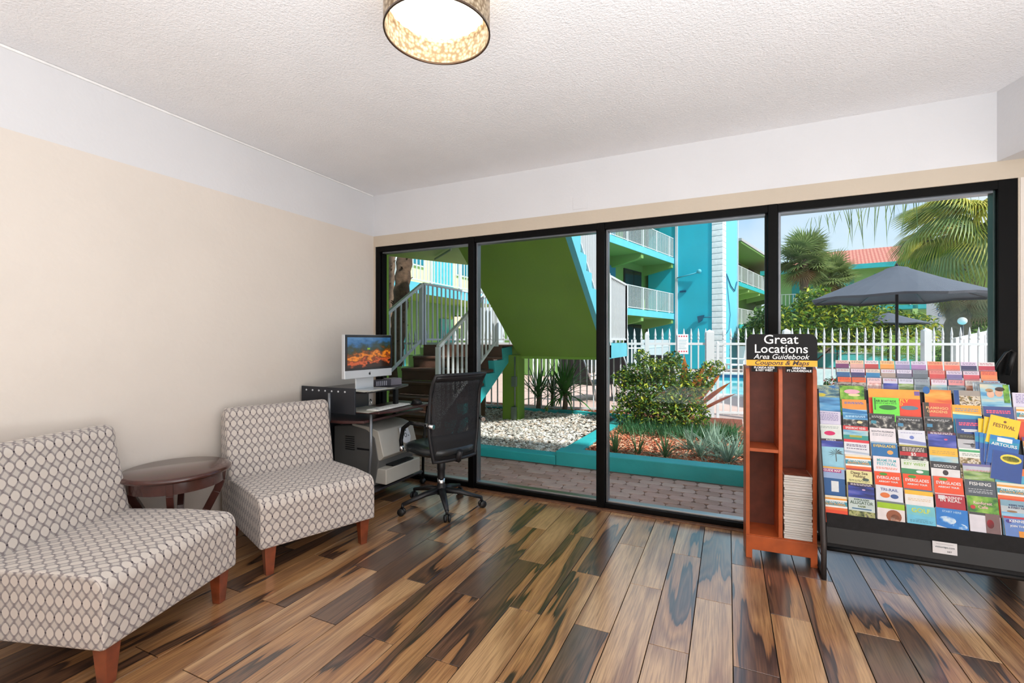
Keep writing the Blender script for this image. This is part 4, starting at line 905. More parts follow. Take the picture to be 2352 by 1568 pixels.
# =================================================================== OUTSIDE
M_pav = mat('paver_pink', (184, 150, 140), .8, var=.12, vscale=7, bump=.4, bscale=80)
M_pav2 = mat('paver_brown', (170, 136, 124), .8, var=.14, vscale=7, bump=.4, bscale=80)
wk = struct(MB().box(-9, 9, YW+.12, 4.84, -.16, -.012).build('paver_walkway', mat('paver_joint', (112, 90, 82), .95, var=.2)))
pw_, ph_ = .205, .118
def paver_mesh(name, m_, ww, hh_):
    a_, b_ = ww/2, hh_/2; c_ = .022; g_ = .0018
    poly = [(-a_+g_, 0-.02), (-a_+c_, -b_+g_), (a_-c_, -b_+g_), (a_-g_, -.02), (a_-g_, .02), (a_-c_, b_-g_), (-a_+c_, b_-g_), (-a_+g_, .02)]
    q = MB(); n_ = len(poly)
    q.add([(x, y, -.03) for x, y in poly]+[(x, y, -.004) for x, y in poly]+[(x*.97, y*.95, 0) for x, y in poly],
          [(i, (i+1) % n_, n_+(i+1) % n_, n_+i) for i in range(n_)]+[(n_+i, n_+(i+1) % n_, 2*n_+(i+1) % n_, 2*n_+i) for i in range(n_)]+[tuple(range(2*n_, 3*n_))])
    return q.mesh(name, m_)
pms = [paver_mesh('brick', M_pav, pw_, ph_), paver_mesh('brick', M_pav2, pw_, ph_), paver_mesh('brick', mat('paver_grey', (190, 160, 150), .8, var=.12, vscale=7, bump=.4, bscale=80), pw_, ph_)]
r = 0; y = YW+.19
while y < 4.82:
    x = -3.75+(pw_/2 if r % 2 else 0)
    while x < 1.4:
        o = bpy.data.objects.new('brick', rnd.choice(pms)); C.objects.link(o); o.parent = wk
        o.location = (x, y, rnd.uniform(-.003, .001)); o.rotation_euler = (R(rnd.uniform(-.5, .5)), R(rnd.uniform(-.5, .5)), 0); x += pw_
    y += ph_; r += 1
# ground and pool deck
struct(MB().box(-40, 60, 4.84, 12.4, -.2, -.02).build('pool_deck', mat('pink_deck', (206, 176, 166), .85, var=.08, vscale=3, bump=.2)))
struct(MB().box(-40, -2.4, 12.4, 20.5, -.2, -.02).box(9, 60, 12.4, 20.5, -.2, -.02).box(-40, 60, 20.5, 90, -.2, -.02).build('pool_deck_far', mat('pink_deck', (206, 176, 166))))
# pool
t = thing('swimming_pool', 'turquoise swimming pool beyond the white gate', 'pool', (0, 0, 0))
wtr = mat('pool_water', (60, 200, 215), .06, var=.12, vscale=1.2, bump=.25, bscale=4, spec=.6)
MB().box(-2.1, 8.7, 12.7, 20.2, -.3, -.1).build('water', wtr, t)
cop = mat('pale_coping', (226, 226, 220), .7)
MB().box(-2.4, 9, 12.4, 12.75, -.2, .03).build('coping', cop, t, bevel=.02); MB().box(-2.4, 9, 20.15, 20.5, -.2, .1).build('coping', cop, t, bevel=.02)
MB().box(-2.4, -2.05, 12.75, 20.15, -.2, .03).build('coping', cop, t); MB().box(8.65, 9, 12.75, 20.15, -.2, .03).build('coping', cop, t)
MB().box(-2.05, 8.65, 20.1, 20.16, -.12, .02).build('tile_line', pm((30, 80, 120)), t)

# kerbs
t = thing('garden_kerb', 'turquoise painted concrete kerb around gravel bed and planter', 'kerb', (0, 0, 0))
MB().box(-5.2, -1.722, 4.84, 5.02, -.05, .085).build('kerb_section', teal, t, bevel=.012)
MB().box(-1.72, .32, 4.84, 5.04, -.05, .14).build('kerb_section', teal, t, bevel=.012)
MB().prism([(-1.72, 5.035), (-1.5, 5.035), (-1.46, 7.79), (-1.6, 7.79)], -.05, .12, 'z').build('kerb_section', teal, t, bevel=.012)
MB().box(-3.6, -1.45, 7.792, 7.88, -.05, .12).build('kerb_section', teal, t, bevel=.01)
MB().box(-1.95, -1.62, 7.2, 7.26, .02, .1).build('kerb_section', teal, t, rot=(0, 0, 0)) if False else None
MB().box(-5.2, -3.5, 7.9, 8.0, -.05, .12).build('kerb_section', teal, t, bevel=.01)
MB().box(.17, .32, 5.04, 6.6, -.05, .14).build('kerb_section', teal, t, bevel=.012)
MB().tube([(-2.7, 7.72, .135), (-2.35, 7.7, .14), (-1.6, 7.62, .13), (-1.5, 7.7, .14)], .018, 8).build('irrigation_pipe', teal, t)

# gravel
def rock_mesh():
    v = []; q = MB()
    q.sphere((0, 0, 0), 1, 5, 3); return q
gp = MB()
n_g = 9000
base = [(1, 0, 0), (-1, 0, 0), (0, 1, 0), (0, -1, 0), (0, 0, 1), (0, 0, -1)]
tri = [(0, 2, 4), (2, 1, 4), (1, 3, 4), (3, 0, 4), (2, 0, 5), (1, 2, 5), (3, 1, 5), (0, 3, 5)]
def scatter_rocks(gp, n, fx, s0, s1, zb, nm=4):
    for _ in range(n):
        x, y = fx()
        s_ = rnd.uniform(s0, s1); E_ = Euler((rnd.uniform(-.5, .5), rnd.uniform(-.5, .5), rnd.uniform(0, 6.28))).to_matrix()
        sc = (s_*rnd.uniform(.9, 1.5), s_*rnd.uniform(.6, 1), s_*rnd.uniform(.45, .7))
        z = zb+rnd.uniform(-.012, .012)
        gp.add([E_ @ Vector((b_[0]*sc[0], b_[1]*sc[1], b_[2]*sc[2]))+Vector((x, y, z)) for b_ in base], tri, rnd.randrange(nm), False)
def gx():
    y = 5.02+(7.76-5.02)*rnd.random()**1.25; return (rnd.uniform(-5.0, -1.76), y)
scatter_rocks(gp, n_g, gx, .016, .034, .075)
gms = [mat('pebble_white', (206, 202, 197), .7), mat('pebble_grey', (160, 154, 148), .7), mat('pebble_tan', (190, 174, 160), .7), mat('pebble_white_b', (222, 219, 214), .7)]
go = gp.build('gravel', gms); tag(go, 'bed of white pebbles under the green stairs', 'gravel', kind='stuff')
struct(MB().box(-5.2, -1.6, 5.0, 7.8, -.05, .05).build('gravel_base', mat('gravel_soil', (82, 74, 66), .95, var=.3, vscale=20)))
struct(MB().box(-1.6, .2, 5.0, 8.4, -.05, .075).box(-5.2, -1.6, 7.88, 8.6, -.05, .07).build('mulch_base', mat('mulch_soil', (120, 62, 44), .95, var=.4, vscale=30, bump=.5)))
mu = MB()
def chips(n, fx, zb):
    for _ in range(n):
        x, y = fx(); l_ = rnd.uniform(.015, .045); w_ = rnd.uniform(.004, .009)
        E_ = Euler((rnd.uniform(-.4, .4), rnd.uniform(-.5, .5), rnd.uniform(0, 6.28))).to_matrix()
        mu.add([E_ @ Vector(p)+Vector((x, y, zb+rnd.uniform(0, .02))) for p in ((-l_, -w_, 0), (l_, -w_*.6, .002), (l_, w_, 0), (-l_, w_*.7, .003))], [(0, 1, 2, 3)], rnd.randrange(3))
chips(5200, lambda: (rnd.uniform(-1.5, .17), 5.05+2.2*rnd.random()**1.4), .082)
chips(600, lambda: (rnd.uniform(-5.0, -1.6), rnd.uniform(7.9, 8.4)), .078)
tag(mu.build('mulch', [mat('mulch_red', (198, 108, 78), .9), mat('mulch_orange', (226, 146, 108), .9), mat('mulch_tan', (214, 178, 150), .9)]), 'reddish wood chip mulch filling the turquoise planter', 'mulch', kind='stuff')

# ------------------------------------------------------------------ stairs
t = thing('outdoor_staircase', 'lime green switchback staircase with brown treads and white railings', 'staircase', (0, 0, 0))
ZL = 1.28
MB().prism([(-4.7, 6.55), (-3.1, 6.55), (-3.1, 6.9), (-1.62, 6.9), (-1.62, 8.2), (-4.7, 8.2)], ZL-.02, ZL, 'z').build('landing_floor', brownS, t)
MB().box(-4.7, -1.62, 6.9, 8.2, ZL-.18, ZL-.021).build('landing_slab', greenD, t)
MB().box(-1.64, -1.60, 6.9, 8.22, ZL-.2, ZL+.03).build('landing_fascia', tealL, t)
MB().box(-4.7, -1.6, 8.2, 8.24, ZL-.2, ZL+.03).build('landing_fascia', teal, t)
for i in range(7):
    y0 = 6.55-.3*i; z1 = ZL-.183*i
    if i: MB().box(-4.7, -3.22, y0, y0+.33, z1-.04, z1).box(-4.7, -3.22, y0+.02, y0+.04, z1-.183, z1-.04).build('tread', brownS, t, bevel=.008)
    else: MB().box(-4.7, -3.22, y0-.0, y0+.03, z1-.183, z1-.02).build('riser', brownS, t)
# stringers of the lower flight
for xa, xb, mm_ in ((-4.78, -4.7, paleG), (-3.3, -3.2, teal)):
    top_ = []
    poly = [(4.72, 0.0), (5.05, 0.0), (6.9, ZL-.2), (6.9, ZL-.02), (6.55, ZL-.05)]
    for i in range(1, 7):
        y0 = 6.55-.3*i; z1 = ZL-.183*i
        poly += [(y0+.33, z1-.05), (y0, z1-.05)] if xb > -4 else [(y0+.33, z1+.02), (y0, z1+.02)]
    MB().prism(poly, xa, xb, 'x').build('stringer', mm_, t)
# upper flight: slab, stringer with saw-tooth edge, treads
sl_ = .76
def zf(y): return 1.10+sl_*(6.9-y)
xa, xb = -3.08, -1.62
MB().prism([(6.9, zf(6.9)), (6.9, zf(6.9)+.14), (3.9, zf(3.9)+.14), (3.9, zf(3.9))], xa, xb-.05, 'x').build('flight_slab', greenD, t)
poly = [(7.0, 1.08), (6.9, zf(6.9)), (3.9, zf(3.9))]; tops = []
n_ = 12
for i in range(n_):
    y0 = 3.9+.25*i; tops += [(y0, zf(y0)+.17), (y0+.25, zf(y0)+.17)]
MB().prism(poly+tops+[(7.0, ZL)], xb-.05, xb+.02, 'x').build('stringer', tealL, t)
for i in range(11):
    y0 = 6.65-.25*i; z1 = zf(y0-.25)+.145
    MB().box(xa, xb-.05, y0-.27, y0, z1-.04, z1).box(xa, xb-.05, y0-.02, y0, z1-.19, z1-.04).build('tread', brownS, t)
wp = mat('white_rail_paint', (212, 216, 221), .45, var=.03)
def railing(a, b, h, parent, name='railing', sp_=.11, r_=.011, top=.02, post=.025, ends=(1, 1), m_=None):
    """a,b: foot points (3D); straight or sloping balustrade"""
    m_ = m_ or wp
    a = Vector(a); b = Vector(b); U = Vector((0, 0, 1)); L = (b-a).length; n = max(2, int(L/sp_))
    rl = MB(); rl.bar(a+U*h, b+U*h, top*2, top*1.6); rl.bar(a+U*.09, b+U*.09, top*1.2, top*1.4)
    R_ = rl.build(name, m_, parent)
    bal = None
    for i in range(n+1):
        p = a+(b-a)*i/n; isend = (i == 0 and ends[0]) or (i == n and ends[1])
        if isend:
            MB().bar((0, 0, 0), (0, 0, h+.0), post*2).build('post', m_, R_, loc=p)
        else:
            if bal is None: bal = MB().bar((0, 0, 0), (0, 0, h-.09), r_*2).mesh('baluster', m_)
            o = bpy.data.objects.new('baluster', bal); C.objects.link(o); o.parent = R_; o.location = p+U*.09
    return R_
railing((-4.7, 4.85, .27), (-4.7, 6.5, ZL), 1.02, t, sp_=.15, top=.028, post=.035)
gr = railing((-3.26, 4.85, .27), (-3.26, 6.45, ZL-.02), 1.0, t, sp_=.13, top=.024)
railing((-4.7, 6.55, ZL), (-4.7, 8.2, ZL), 1.04, t, sp_=.135, top=.022, post=.035)
railing((-4.7, 8.2, ZL), (-1.62, 8.2, ZL), 1.04, t, sp_=.13)
railing((-1.62, 8.2, ZL), (-1.62, 6.95, ZL), 1.04, t, sp_=.1, top=.02)
railing((-1.62, 6.9, ZL+.05), (-1.62, 4.0, ZL+.05+2.9*sl_), 1.02, t, sp_=.1)
# column with electrical gear
c_ = thing('stair_column', 'lime green square column under the landing, with a grey conduit', 'column', (-3.17, 6.88, 0))
MB().box(-.14, .14, -.12, .14, 0, 1.12).build('shaft', greenD, c_, bevel=.01)
MB().tube([(.09, -.135, .05), (.09, -.135, 1.1)], .012, 8).build('conduit', steel, c_)
MB().box(.045, .125, -.18, -.12, .62, .78).build('junction_box', mat('box_grey', (96, 110, 96), .5), c_, bevel=.005)
MB().box(.04, .12, -.18, -.12, .1, .3).build('junction_box', mat('box_grey', (96, 110, 96), .5), c_, bevel=.005)
tag(MB().box(-3.3, -1.62, 6.9, 7.02, 1.06, 1.101).build('landing_beam', greenP, bevel=.004), 'thin green beam along the lower edge of the stair slab', 'beam')
tag(MB().tube([(-3.75, 6.9, .04), (-3.75, 6.9, 1.08)], .045, 12).build('timber_prop', mat('weathered_timber', (110, 84, 60), .8)), 'slim weathered timber prop left of the green column', 'post')
tag(MB().tube([(-3.42, 6.2, .04), (-3.42, 6.2, .3)], .02, 10).build('stub_pipe', mat('pale_pipe', (190, 196, 160), .6)), 'short pale pipe stub standing in the gravel', 'pipe')

# ------------------------------------------------------------------ picket fences
F0 = Vector((-3.65, 7.85, 0)); FD = Vector((.974, .225, 0)).normalized(); FR = math.atan2(FD.y, FD.x)
pk = MB(); pk.box(-.011, .011, -.011, .011, .1, 1.42)
pk.lathe([(.011, 1.36), (.02, 1.375), (.02, 1.395), (.012, 1.41), (.018, 1.43), (.02, 1.45), (.004, 1.555), (0, 1.56)], 6)
pkm = pk.mesh('picket', wp)
def picket_fence(label, s0, s1, spacing=.118, posts=(), bars=True, name='picket_fence', cat='fence'):
    g = thing(name, label, cat, F0+FD*s0, FR)
    L = s1-s0
    MB().box(0, L, -.016, .016, 1.275, 1.315).build('rail', wp, g); MB().box(0, L, -.016, .016, .115, .15).build('rail', wp, g)
    n = int(L/spacing)
    for i in range(1, n+1):
        o = bpy.data.objects.new('picket', pkm); C.objects.link(o); o.parent = g; o.location = (i*spacing-.03, 0, 0)
    for p_, w_, h_ in posts:
        MB().box(-w_, w_, -w_, w_, 0, h_).lathe([(w_*1.42, h_), (w_*1.3, h_+.015), (0, h_+.05)], 4, M=Matrix.Rotation(R(45), 3, 'Z')).build('post', wp, g, loc=(p_, 0, 0))
    return g
picket_fence('long white picket fence behind the planter, left of the gate', -2.6, 3.45, posts=((0, .03, 1.45), (2.6, .03, 1.45), (5.02, .033, 1.46), (6.05, .062, 1.49)))
picket_fence('white picket gate in front of the pool', 3.58, 4.56, posts=((.0, .02, 1.3), (.98, .02, 1.3)), name='picket_gate', cat='gate')
picket_fence('white picket fence right of the gate, seen above the brochure rack', 4.64, 9.0, posts=((0, .05, 1.5), (1.99, .05, 1.5)))
sg = thing('rules_sign', 'small white notice with red marks tied to the fence', 'sign', F0+FD*3.02+Vector((0, -.03, 1.29)), FR)
MB().box(-.09, .09, -.004, 0, -.17, .17).build('panel', pm((238, 236, 244)), sg)
rm = MB()
for z_ in (-.13, -.12, .13, .14):
    for i in range(4): rm.box(-.07+i*.04, -.05+i*.04, -.0055, -.004, z_-.006, z_+.006)
rm.build('red_marks', pm((220, 40, 70)), sg)
gmk = MB()
for z_ in (-.08, -.06, -.03, 0, .02, .05, .07): gmk.box(-.07, .06+rnd.uniform(-.03, .01), -.0055, -.004, z_-.003, z_+.003)
gmk.build('small_print', pm((150, 190, 200)), sg)

# far picket fences
spk = MB(); spk.box(-.02, .02, -.01, .01, 0, .62).lathe([(.02, .6), (.035, .63), (0, .72)], 4)
spm = spk.mesh('picket', wp)
g = thing('picket_fence', 'low white picket fence on a teal wall beyond the pool', 'fence', (.5, 27.5, .72), 0)
MB().box(0, 22, -.03, .03, .38, .43).build('rail', wp, g); MB().box(0, 22, -.03, .03, 0, .05).build('rail', wp, g)
for i in range(100):
    o = bpy.data.objects.new('picket', spm); C.objects.link(o); o.parent = g; o.location = (i*.22+.05, 0, 0)
tag(MB().box(.5, 22.5, 27.5, 27.7, 0, .74).build('low_wall', mat('teal_wall', (86, 196, 200), .6)), 'low teal wall beyond the pool, below the far fence', 'wall')
fpm = MB().box(-.018, .018, -.012, .012, .05, 1.38).mesh('picket', wp)
for lab, loc, rz, L in (('distant white picket fence behind the yuccas and loungers', (-5.3, 12.8, 0), R(35), 3.5), ('distant white picket fence running toward the turquoise tower', (-2.43, 14.8, 0), R(89), 6.2)):
    g = thing('picket_fence', lab, 'fence', loc, rz)
    MB().box(0, L, -.02, .02, 1.1, 1.14).build('rail', wp, g); MB().box(0, L, -.02, .02, .1, .14).build('rail', wp, g)
    for i in range(int(L/.13)):
        o = bpy.data.objects.new('picket', fpm); C.objects.link(o); o.parent = g; o.location = (i*.13+.05, 0, 0)

# ------------------------------------------------------------------ buildings
# three storey block with balconies, tower, far wing.  u along the facade, v outward.
fdir = Vector((.254, .967, 0)).normalized(); FA = math.atan2(fdir.y, fdir.x)      # local x along facade (away), local -y outward (to the right)
t = thing('apartment_block', 'three storey lime green block with white balcony railings and turquoise slabs', 'building', (-2.45, 24.2, 0), FA)
# local: x = along facade away from camera, y = +left/back ; outward = -y
MB().box(-8.2, 6.5, 1.5, 4, 0, 8.6).build('wall', apG, t)
for k_, z in enumerate((2.42, 5.15, 7.9)):
    MB().box(-8.2, 0, 0, 1.5, z, z+.22).build('balcony_slab', apG, t)
    MB().box(-8.2, 0, -.04, 0, z-.02, z+.26).build('slab_fascia', tealL, t)
    for x in (-7.4, -3.6, -.1):
        MB().prism([(1.5, z-.5), (1.5, z), (0.02, z), (0.02, z-.22)], x-.12, x+.12, 'x').build('bracket', apG, t)
def railing_local(parent, x0, x1, y, z, h=1.02, sp_=.13):
    g_ = MB().box(x0, x1, y-.02, y+.02, z+h-.03, z+h).box(x0, x1, y-.015, y+.015, z+.08, z+.11).build('railing', wp, parent)
    bm_ = MB().box(-.013, .013, -.01, .01, .08, h-.02).mesh('baluster', wp)
    n = int((x1-x0)/sp_)
    for i in range(n+1):
        o = bpy.data.objects.new('baluster', bm_); C.objects.link(o); o.parent = g_; o.location = (x0+i*(x1-x0)/n, y, z)
    pmh = MB().box(-.035, .035, -.03, .03, 0, h).mesh('post', wp)
    for i in range(int((x1-x0)/1.5)+1):
        o = bpy.data.objects.new('post', pmh); C.objects.link(o); o.parent = g_; o.location = (x0+i*1.5, y, z)
for z in (2.64, 5.37): railing_local(t, -8.1, -.05, .0, z, sp_=.13)
for k_, z in enumerate((0, 2.64, 5.37)):
    for x0 in (-6.6, -2.4):
        wn = MB().box(x0, x0+1.9, 1.44, 1.5, z+.02, z+2.15).build('sliding_door', blackM, t)
        MB().box(x0+.08, x0+.92, 1.43, 1.44, z+.1, z+2.07).build('pane', darkGl, wn); MB().box(x0+1.0, x0+1.84, 1.43, 1.44, z+.1, z+2.07).build('pane', darkGl, wn)
    MB().box(-4.2, -3.3, 1.44, 1.5, z+.02, z+2.1).build('door', mat('blue_door', (40, 130, 170), .5), t)
    MB().box(1.0, 1.1, 1.4, 1.5, z, z+1).build('trim', greenP, t)
# tower
tw_ = thing('stair_tower', 'tall turquoise stair tower with white quoins at its corner', 'building', (-2.45, 24.2, 0), FA)
MB().box(0, 2.6, -2.24, 1.3, 0, 9.2).build('wall', cyanW, tw_)
MB().box(.02, 2.6, -2.27, -2.24, 0, 9.2).build('side_face', mat('sunlit_cyan_wall', (110, 208, 232), .65, var=.04, vscale=1), tw_)  # same turquoise wall, coloured lighter to paint in sun on this side
qm = mat('quoin_white', (240, 242, 244), .6)
for i in range(34):
    MB().box(-.05, .5, -2.31, -1.82, i*.27+.01, i*.27+.262).build('quoin', qm, tw_, bevel=.012, seg=1)
MB().box(-.05, .02, -.22, -.1, 0, 9.2).build('downpipe', wp, tw_)
MB().box(2.55, 2.62, -2.33, -2.22, 0, 9.2).build('downpipe', wp, tw_)
fl_ = MB().tube([(-.06, -.2, 4.42), (-.12, -1.2, 4.58)], .03, 6).sphere((-.2, -1.3, 4.62), .11, 10, 6).build('floodlight', mat('cyan_fixture', (90, 180, 200), .5), tw_)
fl_ = MB().tube([(-.06, -1.8, 1.95+.5), (-.08, -1.4, 2.45)], .02, 6).prism([(-1.5, 2.55), (-1.2, 2.5), (-1.25, 2.2), (-1.4, 2.3)], -.2, -.06, 'x').build('floodlight', mat('dark_cyan_fixture', (20, 90, 120), .5), tw_)
MB().box(-.05, -.01, -.62, -.32, 3.7, 3.78).build('vent', pm((10, 90, 130)), tw_)
MB().tube([(.6, -2.3, 4.5), (.7, -2.31, 3.9), (1.2, -2.31, 2.6), (1.0, -2.31, 1.9), (.6, -2.31, 1.7)], .015, 5).tube([(.6, -2.3, 4.5), (1.3, -2.31, 4.0), (2.0, -2.31, 3.8), (2.4, -2.31, 4.3)], .025, 5).build('wall_cable', pm((30, 110, 140)), tw_)
# far wing
wg = thing('apartment_wing', 'far green wing with sloping roof edge behind the turquoise tower', 'building', (.44, 30.5, 0), FA)
MB().box(-.5, 14, 1.5, 4.5, 0, 7.1).build('wall', mat('wing_green', (104, 150, 66), .7), wg)  # darker green than the main block's walls
MB().prism([(-.5, -.4), (14, -.4), (14, 4.8), (-.5, 4.8)], 7.12, 7.27, 'z').build('roof', mat('roof_grey', (176, 178, 182), .7), wg)
MB().box(-.45, 13.95, -.35, 1.5, 7.0, 7.12).build('soffit', mat('wing_green', (104, 150, 66), .7), wg)
for z in (2.1, 4.65):
    MB().box(-.5, 14, 0, 1.5, z, z+.2).build('balcony_slab', paleG, wg); MB().box(-.5, 14, -.04, 0, z-.02, z+.22).build('slab_fascia', teal, wg)
    railing_local(wg, -.4, 13.9, 0, z+.2, 1.0, .17)
    for x in range(0, 14, 3): MB().prism([(1.5, z-.5), (1.5, z), (.02, z), (.02, z-.2)], x-.1, x+.1, 'x').build('bracket', paleG, wg)
for x0 in (1.5, 5.5, 9.5):
    for z in (4.9,): MB().box(x0, x0+1.6, 1.44, 1.5, z, z+2).build('sliding_door', darkGl, wg)
# left wing behind palms
lw = thing('left_apartment_block', 'cream and turquoise building with white balcony seen left of the stairs', 'building', (-7.35, 7.0, 0), R(90))
MB().box(-1, 8.5, 1.6, 4.2, 0, 2.7).build('lower_wall', apG, lw)
MB().box(-1, 8.5, 1.6, 4.2, 2.7, 6).build('upper_wall', cream, lw)
MB().box(-1, 8.5, 0, 1.6, 2.6, 2.8).build('balcony_slab', greenP, lw); MB().box(-1, 8.5, -.05, 0, 2.58, 2.86).build('slab_fascia', tealL, lw)
railing_local(lw, -.9, 8.4, -.0, 2.84, 1.05, .16)
for i in range(3):
    x0 = .2+2.9*i
    wn = MB().box(x0, x0+1.2, 1.55, 1.6, 3.0, 5.0).build('door', mat('sea_blue_door', (90, 190, 215), .5), lw)
    wn = MB().box(x0+1.4, x0+2.4, 1.54, 1.6, 3.7, 4.8).build('window', wp, lw)
    for a_ in range(2):
        for b_ in range(2): MB().box(x0+1.46+a_*.46, x0+1.88+a_*.46, 1.53, 1.54, 3.76+b_*.52, 4.22+b_*.52).build('pane', pm((40, 130, 160)), wn)
    MB().box(x0+.4, x0+1.4, 1.55, 1.6, 0, 2.1).build('door', mat('teal_door', (30, 160, 170), .5), lw)
sc = thing('wall_lantern', 'lit wall lantern on the green wall seen through the stair railing', 'lamp', (-8.86, 14.3, 2.0))
MB().box(-.06, .0, -.05, .05, .14, .2).build('bracket', blackM, sc); MB().box(.0, .2, -.1, .1, -.2, .2).build('lantern_glass', mat('lantern_glow', (255, 214, 130), .4, emit=2.2), sc)
MB().box(-.01, .22, -.12, .12, .2, .24).build('cap', blackM, sc)

# tiled roof building
A_ = Vector((3.3+.2, 34.5, 0))
tl = thing('tiled_roof_building', 'green two storey building with terracotta roof behind the palms', 'building', (3.3, 38.4, 0), R(-9.8))
MB().box(0, 10, 0, 6, 0, 6.0).build('wall', paleG, tl)
def rooftile():
    m, t_, b = nodes_mat('terracotta_tiles')
    tcn = t_.nodes.new('ShaderNodeTexCoord'); w1 = t_.nodes.new('ShaderNodeTexWave'); w1.bands_direction = 'X'; w1.inputs['Scale'].default_value = 1.6; w1.inputs['Distortion'].default_value = .6
    w2 = t_.nodes.new('ShaderNodeTexWave'); w2.bands_direction = 'Z'; w2.inputs['Scale'].default_value = 3.2; w2.inputs['Distortion'].default_value = .4
    t_.links.new(tcn.outputs['Object'], w1.inputs['Vector']); t_.links.new(tcn.outputs['Object'], w2.inputs['Vector'])
    f = math_n(t_, 'MULTIPLY', w1.outputs['Fac'], w2.outputs['Fac'])
    r = t_.nodes.new('ShaderNodeValToRGB'); t_.links.new(f, r.inputs[0]); r.color_ramp.elements[0].color = srgb((170, 96, 84))+(1,); r.color_ramp.elements[1].color = srgb((232, 164, 144))+(1,)
    t_.links.new(r.outputs[0], b.inputs['Base Color']); b.inputs['Roughness'].default_value = .8
    return m
rf = MB(); z0, z1 = 6.2, 7.85
rf.add([(-1, -1.2, z0), (11, -1.2, z0), (11, 7, z0), (-1, 7, z0), (2.5, 3, z1), (8, 3, z1)], [(0, 1, 5, 4), (1, 2, 5), (2, 3, 4, 5), (3, 0, 4), (3, 2, 1, 0)])
rf.build('roof', rooftile(), tl)
MB().box(-1.05, 11.05, -1.3, -1.15, 5.95, 6.25).build('eave_fascia', teal, tl); MB().box(-1, 11, -1.15, 0, 6.0, 6.08).build('soffit', paleG, tl)
for z in (3.55,):
    MB().box(-.5, 10, -1.1, 0, z-.25, z).build('balcony_slab', teal, tl); railing_local(tl, -.4, 9.9, -1.1, z, 1.0, .22)
for i in range(4):
    x0 = .8+i*2.3
    MB().box(x0, x0+1.25, -.06, 0, 3.9, 5.7).build('shutter', mat('teal_shutter', (30, 170, 175), .5), tl)
    MB().box(x0+.1, x0+1.1, -.06, 0, .3, 2.6).build('door', mat('teal_shutter', (30, 170, 175), .5), tl)
for x in (2.5, 7.2): MB().box(x, x+.25, -1.1, -.9, 0, 6.0).build('column', paleG, tl)
bs = thing('beach_sign_wall', 'white wall with blue BEACH lettering beside the palm trunk', 'sign', (10.9, 33.0, 0), R(-30))
MB().box(-.95, 1.1, 0, .3, 0, 3.7).build('panel', pm((240, 240, 246), .6), bs)
text('lettering', 'BEACH', .42, pm((60, 110, 180)), bs, (.1, -.02, 3.15), RX, shear=.3); text('lettering', 'CL', .34, pm((60, 120, 190)), bs, (-.3, -.02, 2.78), RX, shear=.3)
wv_ = thing('white_slope_wall', 'white panelled wall with sloping top beyond the right of the fence', 'wall', (4.36, 11.85, 0), R(25))
MB().prism([(-.45, 0), (1.3, 0), (1.3, 1.78), (-.45, 1.4)], 0, .06, 'y').build('panel', pm((236, 238, 242), .6), wv_)
for i in range(4): MB().box(-.3+i*.4, -.285+i*.4, -.006, 0, 0, 1.38+i*.08).build('seam', pm((200, 204, 210), .6), wv_)

# ------------------------------------------------------------------ umbrellas
cvs = mat('grey_canvas', (84, 90, 102), .85, var=.05)
pole_m = mat('dark_pole', (40, 44, 52), .4)
def umbrella(label, loc, rad, zr, za, rz=0):
    t = thing('patio_umbrella', label, 'umbrella', loc, rz, 'grey pool umbrellas')
    n = 8; q = MB(); rings = [(0.12, 0), (.45, .42), (.8, .79), (1, 1)]
    vs = []; m = n*4
    for j, (fr_, dr) in enumerate(rings):
        for i in range(m):
            an = 2*pi*i/m; k_ = abs(((i % 4)/4)-.5)*2        # 1 at rib, 0 mid-panel
            rr_ = rad*fr_*(1-.075*(1-k_)*fr_) if j else rad*fr_
            z = za-(za-zr)*dr*(.9+.1*fr_)-(0)+.03*(1-k_)*fr_
            vs.append((rr_*math.cos(an), rr_*math.sin(an), z))
    fs = [(j*m+i, j*m+(i+1) % m, (j+1)*m+(i+1) % m, (j+1)*m+i) for j in range(3) for i in range(m)]
    # hanging valance-free edge with small thickness
    base_ = len(vs)
    for i in range(m):
        x, y, z = vs[3*m+i]; vs.append((x*.985, y*.985, z-.05*rad/1.7))
    fs += [(3*m+i, 3*m+(i+1) % m, base_+(i+1) % m, base_+i) for i in range(m)]
    q.add([Vector(v) for v in vs], [tuple(reversed(f)) for f in fs], 0, False); q.build('canopy', cvs, t)
    MB().lathe([(rad*.2, za-.06*rad), (rad*.12, za+.015), (.0, za+.06)], 16).build('vent_cap', cvs, t)
    MB().tube([(0, 0, 0), (0, 0, za)], .024, 10).build('pole', pole_m, t)
    for i in range(8):
        an = 2*pi*i/8; MB().tube([(0, 0, za-.08), (rad*.97*math.cos(an), rad*.97*math.sin(an), zr+.0)], .009, 5).build('rib', pole_m, t)
    MB().lathe([(0, .0), (.25, 0), (.25, .06), (.04, .1), (.04, .3), (0, .3)], 20).build('base', pole_m, t)
    MB().lathe([(0, za+.04), (.03, za+.06), (0, za+.12)], 10).build('finial', pole_m, t)
umbrella('large grey patio umbrella rising behind the fence above the brochures', (2.82, 10.78, 0), 1.39, 2.12, 2.67, R(12))
umbrella('smaller grey umbrella partly hidden by the big umbrella pole', (5.84, 23.4, -.0), 1.35, 2.02, 2.42, R(5))
umbrella('smallest grey umbrella farthest away, left of the other two', (4.7, 26.6, -.0), 1.3, 1.75, 2.25, R(20))

